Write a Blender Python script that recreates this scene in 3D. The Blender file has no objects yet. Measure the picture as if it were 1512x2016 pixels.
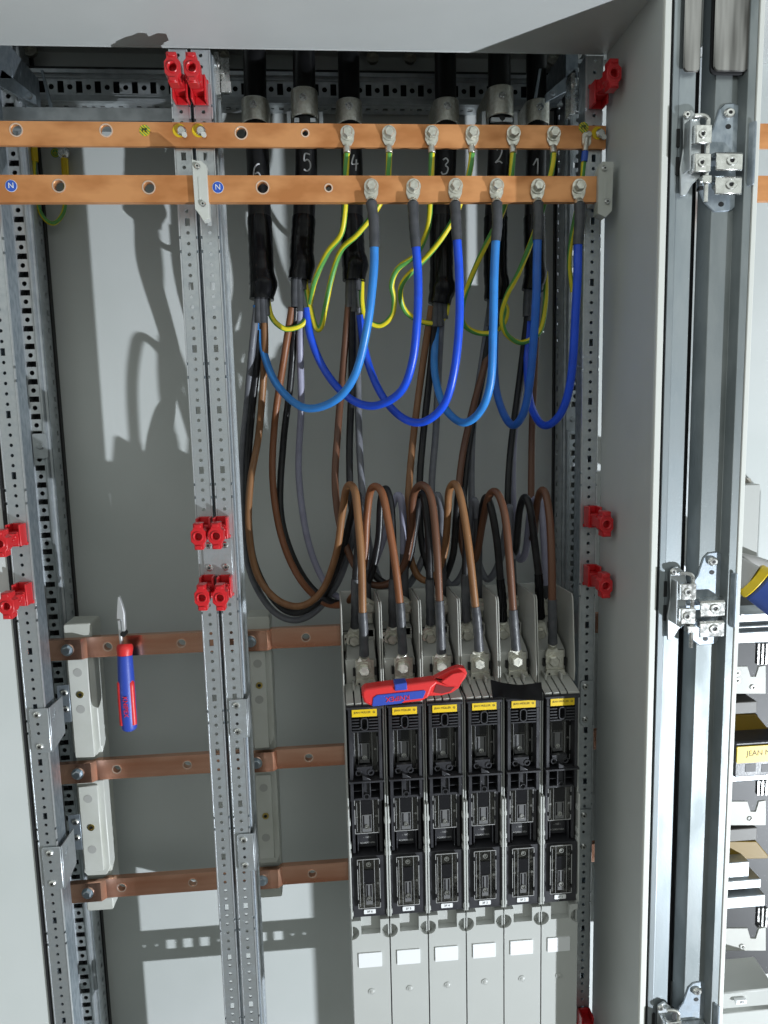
import bpy, bmesh, math, random
from mathutils import Vector, Matrix
random.seed(7)
S = 0.001                                   # everything below is written in millimetres
scene = bpy.context.scene
col = scene.collection
# ---------------------------------------------------------------- camera
CAMP = Vector((153.04, -921.5, -313.9)); FPX = 1414.9
def _rot(y, p, r):
    f = Vector((math.sin(y)*math.cos(p), math.cos(y)*math.cos(p), -math.sin(p)))
    rt = Vector((math.cos(y), -math.sin(y), 0)); up = rt.cross(f)
    c, s = math.cos(r), math.sin(r)
    return c*rt + s*up, -s*rt + c*up, f
CR, CU, CF = _rot(.0786, .1313, -.0239)
cam_data = bpy.data.cameras.new('camera'); cam = bpy.data.objects.new('camera', cam_data); col.objects.link(cam)
M = Matrix.Identity(4)
for i in range(3):
    M[i][0], M[i][1], M[i][2], M[i][3] = CR[i], CU[i], -CF[i], CAMP[i]*S
cam.matrix_world = M
cam_data.sensor_fit = 'HORIZONTAL'; cam_data.sensor_width = 36; cam_data.lens = FPX/1512*36
cam_data.clip_start = .01; cam_data.clip_end = 50
scene.camera = cam
def at(u, v, Y):                            # the point at depth Y that the photo shows at pixel u, v
    r = CR*((u-756)/FPX) + CU*((1008-v)/FPX) + CF
    return CAMP + r*((Y-CAMP.y)/r.y)
# ---------------------------------------------------------------- world, lamp, exposure
w = bpy.data.worlds.new('World'); scene.world = w; w.use_nodes = True
nt = w.node_tree; bg = nt.nodes['Background']
tc = nt.nodes.new('ShaderNodeTexCoord'); sep = nt.nodes.new('ShaderNodeSeparateXYZ'); ramp = nt.nodes.new('ShaderNodeValToRGB')
mp = nt.nodes.new('ShaderNodeMapRange'); mp.inputs[1].default_value = -1
nt.links.new(tc.outputs['Generated'], sep.inputs[0]); nt.links.new(sep.outputs['Z'], mp.inputs[0]); nt.links.new(mp.outputs[0], ramp.inputs[0])
cr = ramp.color_ramp; cr.elements[0].color = (.16, .165, .155, 1); cr.elements[1].color = (.60, .64, .62, 1)
for p, c in ((.35, (.22, .23, .215, 1)), (.5, (.35, .375, .355, 1)), (.7, (.92, .99, .95, 1)), (.78, (.39, .415, .40, 1))):
    e = cr.elements.new(p); e.color = c
noi = nt.nodes.new('ShaderNodeTexNoise'); noi.inputs['Scale'].default_value = 2.2; noi.inputs['Detail'].default_value = 1
mr2 = nt.nodes.new('ShaderNodeMapRange'); mr2.inputs[1].default_value = .35; mr2.inputs[2].default_value = .65; mr2.inputs[3].default_value = .45; mr2.inputs[4].default_value = 1.45
nt.links.new(tc.outputs['Generated'], noi.inputs['Vector']); nt.links.new(noi.outputs[0], mr2.inputs[0])
mx = nt.nodes.new('ShaderNodeMix'); mx.data_type = 'RGBA'; mx.blend_type = 'MULTIPLY'; mx.inputs[0].default_value = 1
nt.links.new(ramp.outputs[0], mx.inputs[6]); nt.links.new(mr2.outputs[0], mx.inputs[7]); nt.links.new(mx.outputs[2], bg.inputs['Color'])
bg.inputs['Strength'].default_value = .80
lamp = bpy.data.lights.new('work_lamp', 'AREA'); lamp.shape = 'DISK'; lamp.size = .038; lamp.energy = 205; lamp.color = (.88, .94, 1.0)
lo = bpy.data.objects.new('work_lamp', lamp); col.objects.link(lo)
LP = Vector((2.270, -1.715, -1.900)); lo.location = LP
lo.rotation_euler = (Vector((.15, 0, -.45)) - LP).to_track_quat('-Z', 'Y').to_euler()
scene.view_settings.view_transform = 'Standard'; scene.view_settings.look = 'None'
scene.view_settings.exposure = .22; scene.view_settings.gamma = 1
scene.render.engine = 'CYCLES'
scene.cycles.max_bounces = 8; scene.cycles.transparent_max_bounces = 12
scene.cycles.caustics_reflective = False; scene.cycles.caustics_refractive = False
# ---------------------------------------------------------------- materials
def mat(name, c, rough=.5, metal=0., noise=None, bump=None, spec=.5, coat=0., trans=0., emis=None):
    m = bpy.data.materials.new(name); m.use_nodes = True; n = m.node_tree; b = n.nodes['Principled BSDF']
    b.inputs['Base Color'].default_value = (*c, 1); b.inputs['Roughness'].default_value = rough; b.inputs['Metallic'].default_value = metal
    b.inputs['Specular IOR Level'].default_value = spec; b.inputs['Coat Weight'].default_value = coat
    b.inputs['Transmission Weight'].default_value = trans
    t = n.nodes.new('ShaderNodeTexCoord')
    def tex(scale, stretch, detail=3):
        mp_ = n.nodes.new('ShaderNodeMapping'); mp_.inputs['Scale'].default_value = stretch
        x = n.nodes.new('ShaderNodeTexNoise'); x.inputs['Scale'].default_value = scale; x.inputs['Detail'].default_value = detail
        n.links.new(t.outputs['Object'], mp_.inputs[0]); n.links.new(mp_.outputs[0], x.inputs['Vector']); return x
    if noise:                               # (scale, stretch, colour2, rough2)
        sc, st, c2, r2 = noise
        x = tex(sc, st); rp = n.nodes.new('ShaderNodeMapRange'); rp.inputs[1].default_value = .38; rp.inputs[2].default_value = .64
        n.links.new(x.outputs[0], rp.inputs[0])
        mm = n.nodes.new('ShaderNodeMix'); mm.data_type = 'RGBA'; mm.inputs[6].default_value = (*c, 1); mm.inputs[7].default_value = (*c2, 1)
        n.links.new(rp.outputs[0], mm.inputs[0]); n.links.new(mm.outputs[2], b.inputs['Base Color'])
        rr = n.nodes.new('ShaderNodeMapRange'); rr.inputs[3].default_value = rough; rr.inputs[4].default_value = r2
        n.links.new(rp.outputs[0], rr.inputs[0]); n.links.new(rr.outputs[0], b.inputs['Roughness'])
    if bump:                                # (scale, stretch, strength)
        x = tex(bump[0], bump[1], 2); bp = n.nodes.new('ShaderNodeBump'); bp.inputs['Strength'].default_value = bump[2]; bp.inputs['Distance'].default_value = .0006
        n.links.new(x.outputs[0], bp.inputs['Height']); n.links.new(bp.outputs[0], b.inputs['Normal'])
    return m
one = (1, 1, 1)
PAINT = mat('light_grey_powder_coat', (.54, .56, .55), .42, 0, (9, one, (.51, .53, .52), .5), (900, one, .12))
WALLP = mat('light_grey_panel_paint', (.63, .655, .645), .5, 0, (3.5, one, (.56, .59, .575), .62), (700, one, .1))
LIP = mat('cream_edge_paint', (.68, .69, .65), .4)
ZINC = mat('galvanised_steel', (.66, .69, .71), .34, .85, (95, one, (.54, .575, .60), .46), (600, one, .1))
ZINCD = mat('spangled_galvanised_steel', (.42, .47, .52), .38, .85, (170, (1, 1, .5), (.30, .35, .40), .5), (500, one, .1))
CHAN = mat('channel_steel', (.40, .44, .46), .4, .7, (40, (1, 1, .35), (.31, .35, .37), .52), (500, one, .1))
CHAND = mat('shaded_channel_steel', (.28, .305, .31), .42, .65, (40, (1, 1, .35), (.21, .235, .24), .52), (500, one, .1))  # channel steel with the right channel's shade put into its colour
BRZ = mat('rolled_zinc_highlight', (.80, .82, .84), .28, .8, (120, one, (.68, .71, .73), .4))  # zinc lightened so the post lips carry a painted highlight
ZINCR = mat('rail_steel', (.52, .55, .57), .42, .75, (60, one, (.42, .45, .47), .5))
STEEL = mat('bright_plated_steel', (.78, .78, .76), .2, 1, (220, one, (.66, .66, .63), .34))
TIN = mat('tinned_copper', (.74, .73, .66), .33, .9, (260, one, (.62, .60, .52), .45), (400, one, .25))
COPPER = mat('copper_bar', (.80, .37, .15), .4, .55, (17, (1, 2, 2), (.58, .235, .08), .56), (120, (1, 1, 1), .06))
COPPERD = mat('drawn_copper', (.93, .52, .37), .17, .98, (12, (.5, 3, 3), (.66, .28, .17), .28), (60, (.3, 2, 2), .03))
RIMC = mat('copper_rim_highlight', (.95, .70, .56), .22, .9)  # light caught by the hole chamfers, put into a pale copper
BLACKR = mat('black_rubber_sheath', (.006, .006, .0065), .3, 0, (60, one, (.009, .009, .01), .4), (160, (1, 1, .3), .06), spec=.35)
TAPE = mat('black_insulating_tape', (.005, .005, .006), .2, 0, None, (50, (1, 1, .8), .14), spec=.18)
SHRINK = mat('heat_shrink_sleeve', (.045, .048, .055), .4, 0, (80, one, (.07, .072, .08), .5), (120, (1, 1, 2.5), .3))
BLK = mat('black_core_insulation', (.010, .010, .011), .32, 0, (80, one, (.018, .018, .02), .42), spec=.3)
GRYW = mat('grey_violet_core_insulation', (.30, .30, .40), .4, 0, (60, one, (.26, .26, .35), .5))
GRYD = mat('dark_grey_core_insulation', (.12, .125, .145), .4, 0, (60, one, (.16, .165, .185), .5))
BRN = mat('brown_core_insulation', (.12, .048, .024), .4, 0, (60, (1, 1, .2), (.12, .05, .025), .5))
BRNL = mat('lit_brown_core_insulation', (.25, .118, .046), .42, 0, (120, (1, 1, .15), (.20, .09, .034), .5))  # brown core colour with the lamplight on the arches put in
BRNO = mat('lit_orange_brown_core_insulation', (.22, .078, .03), .42, 0, (120, (1, 1, .15), (.20, .072, .026), .5))  # brown core turned orange in colour for the light on its arch
BLUEL = mat('light_blue_core_insulation', (.035, .24, .66), .34, 0, (60, one, (.03, .20, .58), .42))
BLUED = mat('deep_blue_core_insulation', (.012, .085, .72), .32, 0, (60, one, (.01, .07, .60), .4))
BLUEX = mat('mid_blue_core_insulation', (.02, .13, .52), .34, 0, (60, one, (.02, .11, .45), .42))
GRN = mat('earth_wire_green', (.10, .34, .07), .4); YEL = mat('earth_wire_yellow', (.78, .66, .02), .4)
RED = mat('red_plastic', (.58, .016, .022), .36, 0, None, (250, one, .15), coat=.15)
REDT = mat('red_tool_plastic', (.70, .03, .03), .4, 0, None, (500, one, .3))
BLUT = mat('blue_tool_plastic', (.03, .07, .42), .42, 0, None, (500, one, .3))
WPL = mat('translucent_white_plastic', (.62, .63, .59), .35, 0, (20, one, (.55, .56, .51), .45))
GPL = mat('grey_moulded_plastic', (.47, .47, .44), .42, 0, (12, one, (.44, .44, .405), .5), (600, one, .1))
GPLL = mat('pale_grey_cover_plastic', (.48, .49, .47), .34, 0, (8, one, (.455, .465, .445), .42), (500, one, .06))
BPL = mat('black_moulded_plastic', (.022, .022, .026), .33, 0, (40, one, (.032, .032, .037), .45), (450, one, .2))
BPLD = mat('black_plastic_and_dark_gaps', (.008, .008, .009), .5)  # also painted in for the dark of gaps, holes and rail interiors
YLW = mat('yellow_label', (.78, .54, .008), .42)
INK = mat('dark_label_ink', (.10, .07, .02), .6)
WHT = mat('white_label', (.80, .81, .82), .5)
CHALK = mat('white_marker_paint', (.75, .76, .78), .7)
BLUS = mat('blue_sticker', (.03, .10, .50), .4)
BRASS = mat('brass_insert', (.70, .52, .16), .3, 1)
GASK = mat('dark_gasket_foam', (.012, .012, .014), .8, 0, None, (300, one, .6))
COVR = bpy.data.materials.new('clear_smoked_cover'); COVR.use_nodes = True
_n = COVR.node_tree; _n.nodes.remove(_n.nodes['Principled BSDF'])
_t = _n.nodes.new('ShaderNodeBsdfTransparent'); _t.inputs[0].default_value = (.78, .77, .74, 1)
_g = _n.nodes.new('ShaderNodeBsdfGlossy'); _g.inputs['Roughness'].default_value = .07; _g.inputs[0].default_value = (.9, .9, .9, 1)
_f = _n.nodes.new('ShaderNodeFresnel'); _f.inputs[0].default_value = 1.7
_no = _n.nodes.new('ShaderNodeTexNoise'); _no.inputs['Scale'].default_value = 70; _b = _n.nodes.new('ShaderNodeBump'); _b.inputs['Strength'].default_value = .35; _b.inputs['Distance'].default_value = .0008
_tc = _n.nodes.new('ShaderNodeTexCoord'); _n.links.new(_tc.outputs['Object'], _no.inputs['Vector']); _n.links.new(_no.outputs[0], _b.inputs['Height']); _n.links.new(_b.outputs[0], _g.inputs['Normal'])
_m = _n.nodes.new('ShaderNodeMixShader'); _n.links.new(_f.outputs[0], _m.inputs[0]); _n.links.new(_t.outputs[0], _m.inputs[1]); _n.links.new(_g.outputs[0], _m.inputs[2])
_n.links.new(_m.outputs[0], _n.nodes['Material Output'].inputs['Surface'])
# ---------------------------------------------------------------- mesh helpers
V3 = Vector
class MB:
    def __init__(s, o=(0, 0, 0)): s.v = []; s.f = []; s.mi = []; s.o = V3(o); s.m = 0; s.pr = []
    def add(s, vs, fs, m=None):
        b = len(s.v); s.pr.append((b, len(s.f))); s.v += [V3(x) for x in vs]; s.f += [tuple(b+i for i in f) for f in fs]; s.mi += [s.m if m is None else m]*len(fs); return s
    def box(s, x0, x1, y0, y1, z0, z1, m=None):
        vs = [(x, y, z) for x in (x0, x1) for y in (y0, y1) for z in (z0, z1)]
        return s.add(vs, [(0, 1, 3, 2), (4, 6, 7, 5), (0, 4, 5, 1), (2, 3, 7, 6), (0, 2, 6, 4), (1, 5, 7, 3)], m)
    def cyl(s, p0, p1, r, n=16, r2=None, m=None, ph=0., cap=True):
        p0, p1 = V3(p0), V3(p1); d = (p1-p0).normalized(); a = d.orthogonal().normalized() if abs(d.y) < .9 else V3((1, 0, 0)); a = (a - d*a.dot(d)).normalized(); b = d.cross(a)
        r2 = r if r2 is None else r2; vs = []
        for p, q in ((p0, r), (p1, r2)):
            for i in range(n):
                t = 2*math.pi*i/n+ph; vs.append(p+(a*math.cos(t)+b*math.sin(t))*q)
        fs = [(i, (i+1) % n, n+(i+1) % n, n+i) for i in range(n)]
        if cap: fs += [tuple(range(n-1, -1, -1)), tuple(range(n, 2*n))]
        return s.add(vs, fs, m)
    def ring(s, c, ax, ro, ri, h, n=20, m=None):
        c, d = V3(c), V3(ax).normalized(); a = d.orthogonal().normalized(); b = d.cross(a); vs = []
        for (r, k) in ((ro, 0), (ro, h), (ri, h), (ri, 0)):
            for i in range(n):
                t = 2*math.pi*i/n; vs.append(c+d*k+(a*math.cos(t)+b*math.sin(t))*r)
        fs = [(j*n+i, j*n+(i+1) % n, ((j+1) % 4)*n+(i+1) % n, ((j+1) % 4)*n+i) for j in range(4) for i in range(n)]
        return s.add(vs, fs, m)
    def prism(s, pts, ax, a, b, m=None):        # 2D outline extruded along axis 'x','y' or 'z'
        f = {'x': lambda p, k: (k, p[0], p[1]), 'y': lambda p, k: (p[0], k, p[1]), 'z': lambda p, k: (p[0], p[1], k)}[ax]
        n = len(pts); vs = [f(p, a) for p in pts]+[f(p, b) for p in pts]
        return s.add(vs, [tuple(range(n)), tuple(range(2*n-1, n-1, -1))]+[(i, i+n, (i+1) % n+n, (i+1) % n) for i in range(n)], m)
    def tube(s, pts, r, n=10, m=None, two=None, cap=True, twist=0.):
        pts = [V3(p) for p in pts]; rs = r if isinstance(r, (list, tuple)) else [r]*len(pts)
        t0 = (pts[1]-pts[0]).normalized(); a = V3((1, 0, 0)) if abs(t0.x) < .8 else V3((0, 0, 1)); a = (a-t0*a.dot(t0)).normalized(); vs = []; ang = 0
        for i, p in enumerate(pts):
            t = (pts[min(i+1, len(pts)-1)]-pts[max(i-1, 0)]).normalized(); a = (a-t*a.dot(t)).normalized(); b = t.cross(a)
            if i: ang += twist*(p-pts[i-1]).length
            for k in range(n):
                q = 2*math.pi*k/n+ang; vs.append(p+(a*math.cos(q)+b*math.sin(q))*rs[i])
        L = len(pts); fs = []; ms = []
        for i in range(L-1):
            for k in range(n):
                fs.append((i*n+k, i*n+(k+1) % n, (i+1)*n+(k+1) % n, (i+1)*n+k))
                ms.append(two[int(k*4/n) % 2] if two else (s.m if m is None else m))
        if cap: fs += [tuple(range(n-1, -1, -1)), tuple(range((L-1)*n, L*n))]; ms += [ms[0]]*2
        bb = len(s.v); s.v += vs; s.f += [tuple(bb+i for i in f) for f in fs]; s.mi += ms; return s
    def perf(s, O, U, N, W, z0, cells, t=1.5, m=None):
        """a perforated strip: O origin, U across, V = world down, N inward; cells = [(length, hole)], hole = None | ('c', r) | ('r', w, h)"""
        O, U, N = V3(O), V3(U).normalized(), V3(N).normalized(); V = V3((0, 0, -1)) if abs(U.z) < .5 and not hasattr(s, 'vv') else s.vv
        pos = z0
        for ln, hole, off in cells:
            c = (W/2+off, pos+ln/2); hw, hh = ln/2, W/2
            P = lambda u, v, k: O+U*u+V*v+N*k
            if not hole:
                for k, fl in ((0, 0), (t, 1)):
                    q = [P(0, pos, k), P(W, pos, k), P(W, pos+ln, k), P(0, pos+ln, k)]; s.add(q, [(0, 1, 2, 3) if not fl else (3, 2, 1, 0)], m)
            else:
                cn = [math.atan2(v, u) for u, v in ((W-c[0], hw), (-c[0], hw), (-c[0], -hw), (W-c[0], -hw))]
                if hole[0] == 'c': an = [2*math.pi*i/12-math.pi+.1 for i in range(12)]
                else: an = [math.atan2(sv*hole[2]/2, su*hole[1]/2) for su in (1, -1) for sv in (1, -1)]
                an = sorted(set(round(x, 5) for x in an+cn)); ho = []; ou = []
                for th in an:
                    cu, cv = math.cos(th), math.sin(th)
                    k = min([(W-c[0])/cu if cu > 1e-6 else 1e9, -c[0]/cu if cu < -1e-6 else 1e9, hw/abs(cv) if abs(cv) > 1e-6 else 1e9])
                    ou.append((c[0]+cu*k, c[1]+cv*k))
                    if hole[0] == 'c': q = hole[1]
                    else: q = min(hole[1]/2/abs(cu) if abs(cu) > 1e-6 else 1e9, hole[2]/2/abs(cv) if abs(cv) > 1e-6 else 1e9)
                    ho.append((c[0]+cu*q, c[1]+cv*q))
                n = len(an); vs = [P(*p, 0) for p in ou]+[P(*p, 0) for p in ho]+[P(*p, t) for p in ho]+[P(*p, t) for p in ou]
                fs = []
                for i in range(n):
                    j = (i+1) % n
                    fs += [(i, j, n+j, n+i), (n+i, n+j, 2*n+j, 2*n+i), (2*n+i, 2*n+j, 3*n+j, 3*n+i)]
                s.add(vs, fs, m)
            pos += ln
        return s
    def hexbolt(s, c, r, h=6, ax=(0, -1, 0), m=None, washer=True, ph=.2):
        c = V3(c); a = V3(ax).normalized()
        if washer: s.cyl(c, c+a*1.6, r*1.35, 20, m=m)
        s.cyl(c+a*1.6, c+a*(h*.8), r, 6, m=m, ph=ph); s.cyl(c+a*(h*.8), c+a*h, r, 6, r2=r*.82, m=m, ph=ph); return s
    def screw(s, c, r, h=2.5, ax=(0, -1, 0), m=None, md=None):
        c = V3(c); a = V3(ax).normalized(); s.cyl(c, c+a*h*.5, r, 18, m=m); s.cyl(c+a*h*.5, c+a*h, r, 18, r2=r*.7, m=m)
        s.cyl(c+a*h, c+a*(h+.12), r*.38, 6, m=(md if md is not None else m)); return s
    def each(s, name, mats, parent, bevel=0):  # one mesh per separate primitive
        for i, (v0, f0) in enumerate(s.pr):
            v1, f1 = s.pr[i+1] if i+1 < len(s.pr) else (len(s.v), len(s.f))
            q = MB(s.o); q.v = s.v[v0:v1]; q.f = [tuple(k-v0 for k in f) for f in s.f[f0:f1]]; q.mi = s.mi[f0:f1]; q.build(name, mats, parent, bevel)
    def build(s, name, mats, parent=None, bevel=0, smooth=35, seg=1):
        me = bpy.data.meshes.new(name); me.from_pydata([tuple((v-s.o)*S) for v in s.v], [], s.f)
        for x in (mats if isinstance(mats, (list, tuple)) else [mats]): me.materials.append(x)
        for p, k in zip(me.polygons, s.mi): p.material_index = k
        bm = bmesh.new(); bm.from_mesh(me); bmesh.ops.recalc_face_normals(bm, faces=bm.faces); bm.to_mesh(me); bm.free()
        me.polygons.foreach_set('use_smooth', [True]*len(me.polygons)); me.set_sharp_from_angle(angle=math.radians(smooth))
        o = bpy.data.objects.new(name, me); col.objects.link(o)
        if parent: o.parent = parent
        else: o.location = s.o*S
        if bevel:
            b = o.modifiers.new('bevel', 'BEVEL'); b.width = bevel*S; b.segments = seg; b.limit_method = 'ANGLE'; b.angle_limit = math.radians(40); b.harden_normals = False
        return o
def tag(o, label=None, cat=None, group=None, kind=None):
    if label: o['label'] = label
    if cat: o['category'] = cat
    if group: o['group'] = group
    if kind: o['kind'] = kind
    return o
def thing(name, label, cat, loc=(0, 0, 0), group=None):
    o = bpy.data.objects.new(name, None); col.objects.link(o); o.location = V3(loc)*S; o.empty_display_size = .01; return tag(o, label, cat, group)
def dup(root, loc=None, label=None):
    r = root.copy(); col.objects.link(r)
    if loc is not None: r.location = V3(loc)*S
    if label: r['label'] = label
    for ch in list(root.children):
        c = ch.copy(); col.objects.link(c); c.parent = r
        for g in list(ch.children):
            d = g.copy(); col.objects.link(d); d.parent = c
    return r
def spline(P, k=8):                          # Catmull-Rom through the points
    P = [V3(p) for p in P]; Q = [P[0]*2-P[1]]+P+[P[-1]*2-P[-2]]; out = []
    for i in range(1, len(Q)-2):
        a, b, c, d = Q[i-1:i+3]
        for j in range(k):
            t = j/k; out.append(.5*((2*b)+(c-a)*t+(2*a-5*b+4*c-d)*t*t+(3*b-a-3*c+d)*t**3))
    out.append(P[-1]); return out
def pts(L): return [at(*p) for p in L]
def text(body, size, name, material, parent, loc, o, rot=(math.pi/2, 0, 0), sx=1, ext=.15, ax='CENTER'):
    cu = bpy.data.curves.new(name, 'FONT'); cu.body = body; cu.size = size*S; cu.extrude = ext*S; cu.align_x = ax; cu.align_y = 'CENTER'
    t = bpy.data.objects.new(name, cu); me = bpy.data.meshes.new_from_object(t); me.name = name
    bpy.data.objects.remove(t); bpy.data.curves.remove(cu)
    me.materials.clear(); me.materials.append(material)
    ob = bpy.data.objects.new(name, me); col.objects.link(ob); ob.parent = parent
    ob.rotation_euler = rot; ob.scale = (sx, 1, 1); ob.location = (V3(loc)-V3(o))*S; return ob
def rrect(x0, x1, z0, z1, r, n=5):
    out = []
    for cx_, cz, a0 in ((x1-r, z1-r, 0), (x0+r, z1-r, 90), (x0+r, z0+r, 180), (x1-r, z0+r, 270)):
        for i in range(n+1):
            a = math.radians(a0+90*i/n); out.append((cx_+r*math.cos(a), cz+r*math.sin(a)))
    return out
YW = 215                                     # rear wall
# ---------------------------------------------------------------- the cabinet shell
MB().box(-1400, 620, YW, YW+3, -1900, 215).build('back_wall', WALLP)
tag(bpy.data.objects['back_wall'], 'pale grey painted rear wall of the open cabinets behind all the cables', kind='structure')
m = MB(); m.box(622, 1500, YW, YW+3, -1900, 215); m.build('back_wall', WALLP); tag(bpy.data.objects['back_wall.001'], 'bright rear wall of the neighbouring cabinet at the right edge', kind='structure')
m = MB(); m.box(-1400, 513.5, -150, -2, 120, 124); m.box(-1400, 1500, -2, 2, 120.5, 124); m.box(-1400, 1500, 4, 215, 213, 216); m.box(-1400, 1500, -150, -146, 124.2, 300); m.box(-1400, 1500, -2, 3, 124.2, 216)
m.build('ceiling', PAINT, bevel=1); tag(bpy.data.objects['ceiling'], 'light grey painted underside of the cabinet head with cast shadows', kind='structure')
m = MB(); m.box(622, 1500, -150, -2, 120, 124); m.build('ceiling', PAINT); tag(bpy.data.objects['ceiling.001'], kind='structure', label='grey head of the neighbouring cabinet at top right')
m = MB(); m.box(514.5, 518, -147, 3, -1900, 300); m.box(518.1, 520, -140, -60, -1900, 300)
o = m.build('side_wall', PAINT, bevel=1); tag(o, 'tall light grey painted side wall right of the fuse strips', kind='structure')
m = MB(); m.box(617, 621, -147, -60, -1900, 300); o = m.build('side_wall', PAINT, bevel=1); tag(o, 'edge wall of the neighbouring cabinet', kind='structure')
m = MB(); m.box(-3000, 3000, -4000, 500, -1905, -1900); o = m.build('floor', mat('grey_floor', (.25, .25, .24), .6)); tag(o, 'grey floor under the cabinets', kind='structure')
O = (-330, 4, -1900); t = thing('mounting_panel', 'bright pale grey mounting panel left of the left edge post', 'panel', O)
m = MB(O); m.box(-1400, -251, 4, 7, -1900, -325); m.build('sheet', WALLP, t, bevel=.5)
m = MB(O); m.box(-250.9, -246.2, 2, 30, -1900, -325); m.build('edge_seal', GASK, t)
# front edge assembly between the two cabinets: lip, gasket, channels
t = thing('door_frame_profile', 'tall pair of folded steel door frame channels right of the grey side wall', 'frame profile', (514, -150, -1900))
O = (514, -150, -1900)
m = MB(O); m.box(514, 522, -152, -147.2, -1900, 300); m.build('edge_lip', LIP, t, bevel=1.2, seg=2)
m = MB(O); m.box(522.2, 525.5, -148, -140, -1900, 300); m.build('gasket', GASK, t)
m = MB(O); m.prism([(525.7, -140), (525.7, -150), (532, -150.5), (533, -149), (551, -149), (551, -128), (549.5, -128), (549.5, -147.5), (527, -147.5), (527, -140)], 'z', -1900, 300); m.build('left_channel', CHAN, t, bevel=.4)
m = MB(O); m.box(551.3, 569, -122, -118, -1900, 300); m.box(556, 559, -128, -122, -1900, 300); m.build('gasket', GASK, t)
m = MB(O)
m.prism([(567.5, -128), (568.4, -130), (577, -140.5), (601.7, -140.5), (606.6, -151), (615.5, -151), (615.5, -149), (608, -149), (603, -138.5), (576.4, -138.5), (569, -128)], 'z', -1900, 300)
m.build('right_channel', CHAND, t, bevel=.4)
m = MB(O); m.box(615.7, 622, -152, -146, -1900, 300); m.build('edge_lip', LIP, t, bevel=1.2, seg=2)
# ---------------------------------------------------------------- perforated frame posts
def hole_cells(z_top, z_bot, pitch=12.5):
    cells = []; z = z_top
    n = round((z_top-z_bot)/pitch)
    for k in range(n):
        zc = z_top-pitch*(k+.5); kk = round(-zc/12.5)
        cells.append((pitch, ('r', 5.6, 9) if kk % 6 == 0 else ('c', 2.2), 0))
    return cells
ZT, ZB = 118.75, -1393.75
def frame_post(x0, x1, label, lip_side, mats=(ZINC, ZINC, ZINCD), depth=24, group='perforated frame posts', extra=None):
    O = (x0, 0, ZB); t = thing('frame_post', label, 'post', O, group)
    m = MB(O); a = 2.2; W = (x1-x0)-2*a
    m.perf((x0+a, 0, ZT), (1, 0, 0), (0, 1, 0), W, 0, hole_cells(ZT, ZB), 1.6); m.build('front_face', mats[0], t)
    for s in (0, 1):                         # rolled lips with the paired notches
        m = MB(O); z = ZT; xe = x0 if s == 0 else x1-a
        while z > ZB:
            zz = round((z-20)/150)*150-20
            nb = max(z-150, ZB)
            segs = [(z, z-60), (z-63.5, z-76.5), (z-80, nb)]
            for q0, q1 in segs:
                m.prism([(xe, 2.5), (xe, .4), (xe+.5, -.5), (xe+a-.5, -.5), (xe+a, .4), (xe+a, 2.5)], 'z', q1, q0)
            z -= 150
        m.build('rolled_lip', BRZ, t)
    m = MB(O); m.box(x0, x0+1.5, 2.7, depth, ZB, ZT); m.box(x1-1.5, x1, 2.7, depth, ZB, ZT); m.box(x0+1.6, x0+5, depth-1.5, depth, ZB, ZT); m.box(x1-5, x1-1.6, depth-1.5, depth, ZB, ZT)
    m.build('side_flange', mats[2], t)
    return t
frame_post(-15, 7.2, 'left one of the twin perforated steel posts in the middle of the photo', 0)
p = frame_post(10.8, 33.5, 'right one of the twin perforated steel posts in the middle of the photo', 1)
m = MB((10.8, 0, ZB)); m.box(33.7, 35.2, 12, 40, ZB, ZT); m.box(35.3, 38.6, 38, 40, ZB, ZT); m.build('guide_strip', ZINC, p)
frame_post(487, 509.5, 'perforated steel post against the grey side wall with shaded face', 0)
p = frame_post(-245, -219.5, 'perforated steel post at the left edge beside the deep mounting rail', 0, mats=(ZINC, ZINC, ZINCD), depth=30)
# neighbour's post, and unseen baffle plates added behind the side wall to shape the light: light slips between them and through the holes
frame_post(630, 656, 'perforated post of the neighbouring cabinet, hidden behind the frame channels', 0)
m = MB((552, 0, ZB)); m.box(520, 588.5, 0, 3, ZB, ZT); m.box(588.5, 604, 0, 3, ZB, -312); o = m.build('light_baffle', ZINC); tag(o, 'tall added light baffle behind the left frame channel', 'plate')
m = MB((615, 0, ZB)); m.box(604.3, 629.5, 0, 3, ZB, ZT); o = m.build('light_baffle', ZINC); tag(o, 'narrow added light baffle behind the right frame channel', 'plate')
m = MB((670, 4, ZB)); m.box(656.5, 690, 4, 7, ZB, ZT); o = m.build('light_baffle', ZINC); tag(o, 'added light baffle beside the hidden neighbouring post', 'plate')
def chain(L):                                # square, round, square, round ...
    return [(12.5, ('r', 13.8, 8) if i % 2 == 0 else ('c', 3.4), 0) for i in range(int(L/12.5))]
def chain_side(L):
    return [(12.5, ('r', 6.5, 7.0) if i % 2 == 0 else ('c', 1.8), 0) for i in range(int(L/12.5))]
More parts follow.
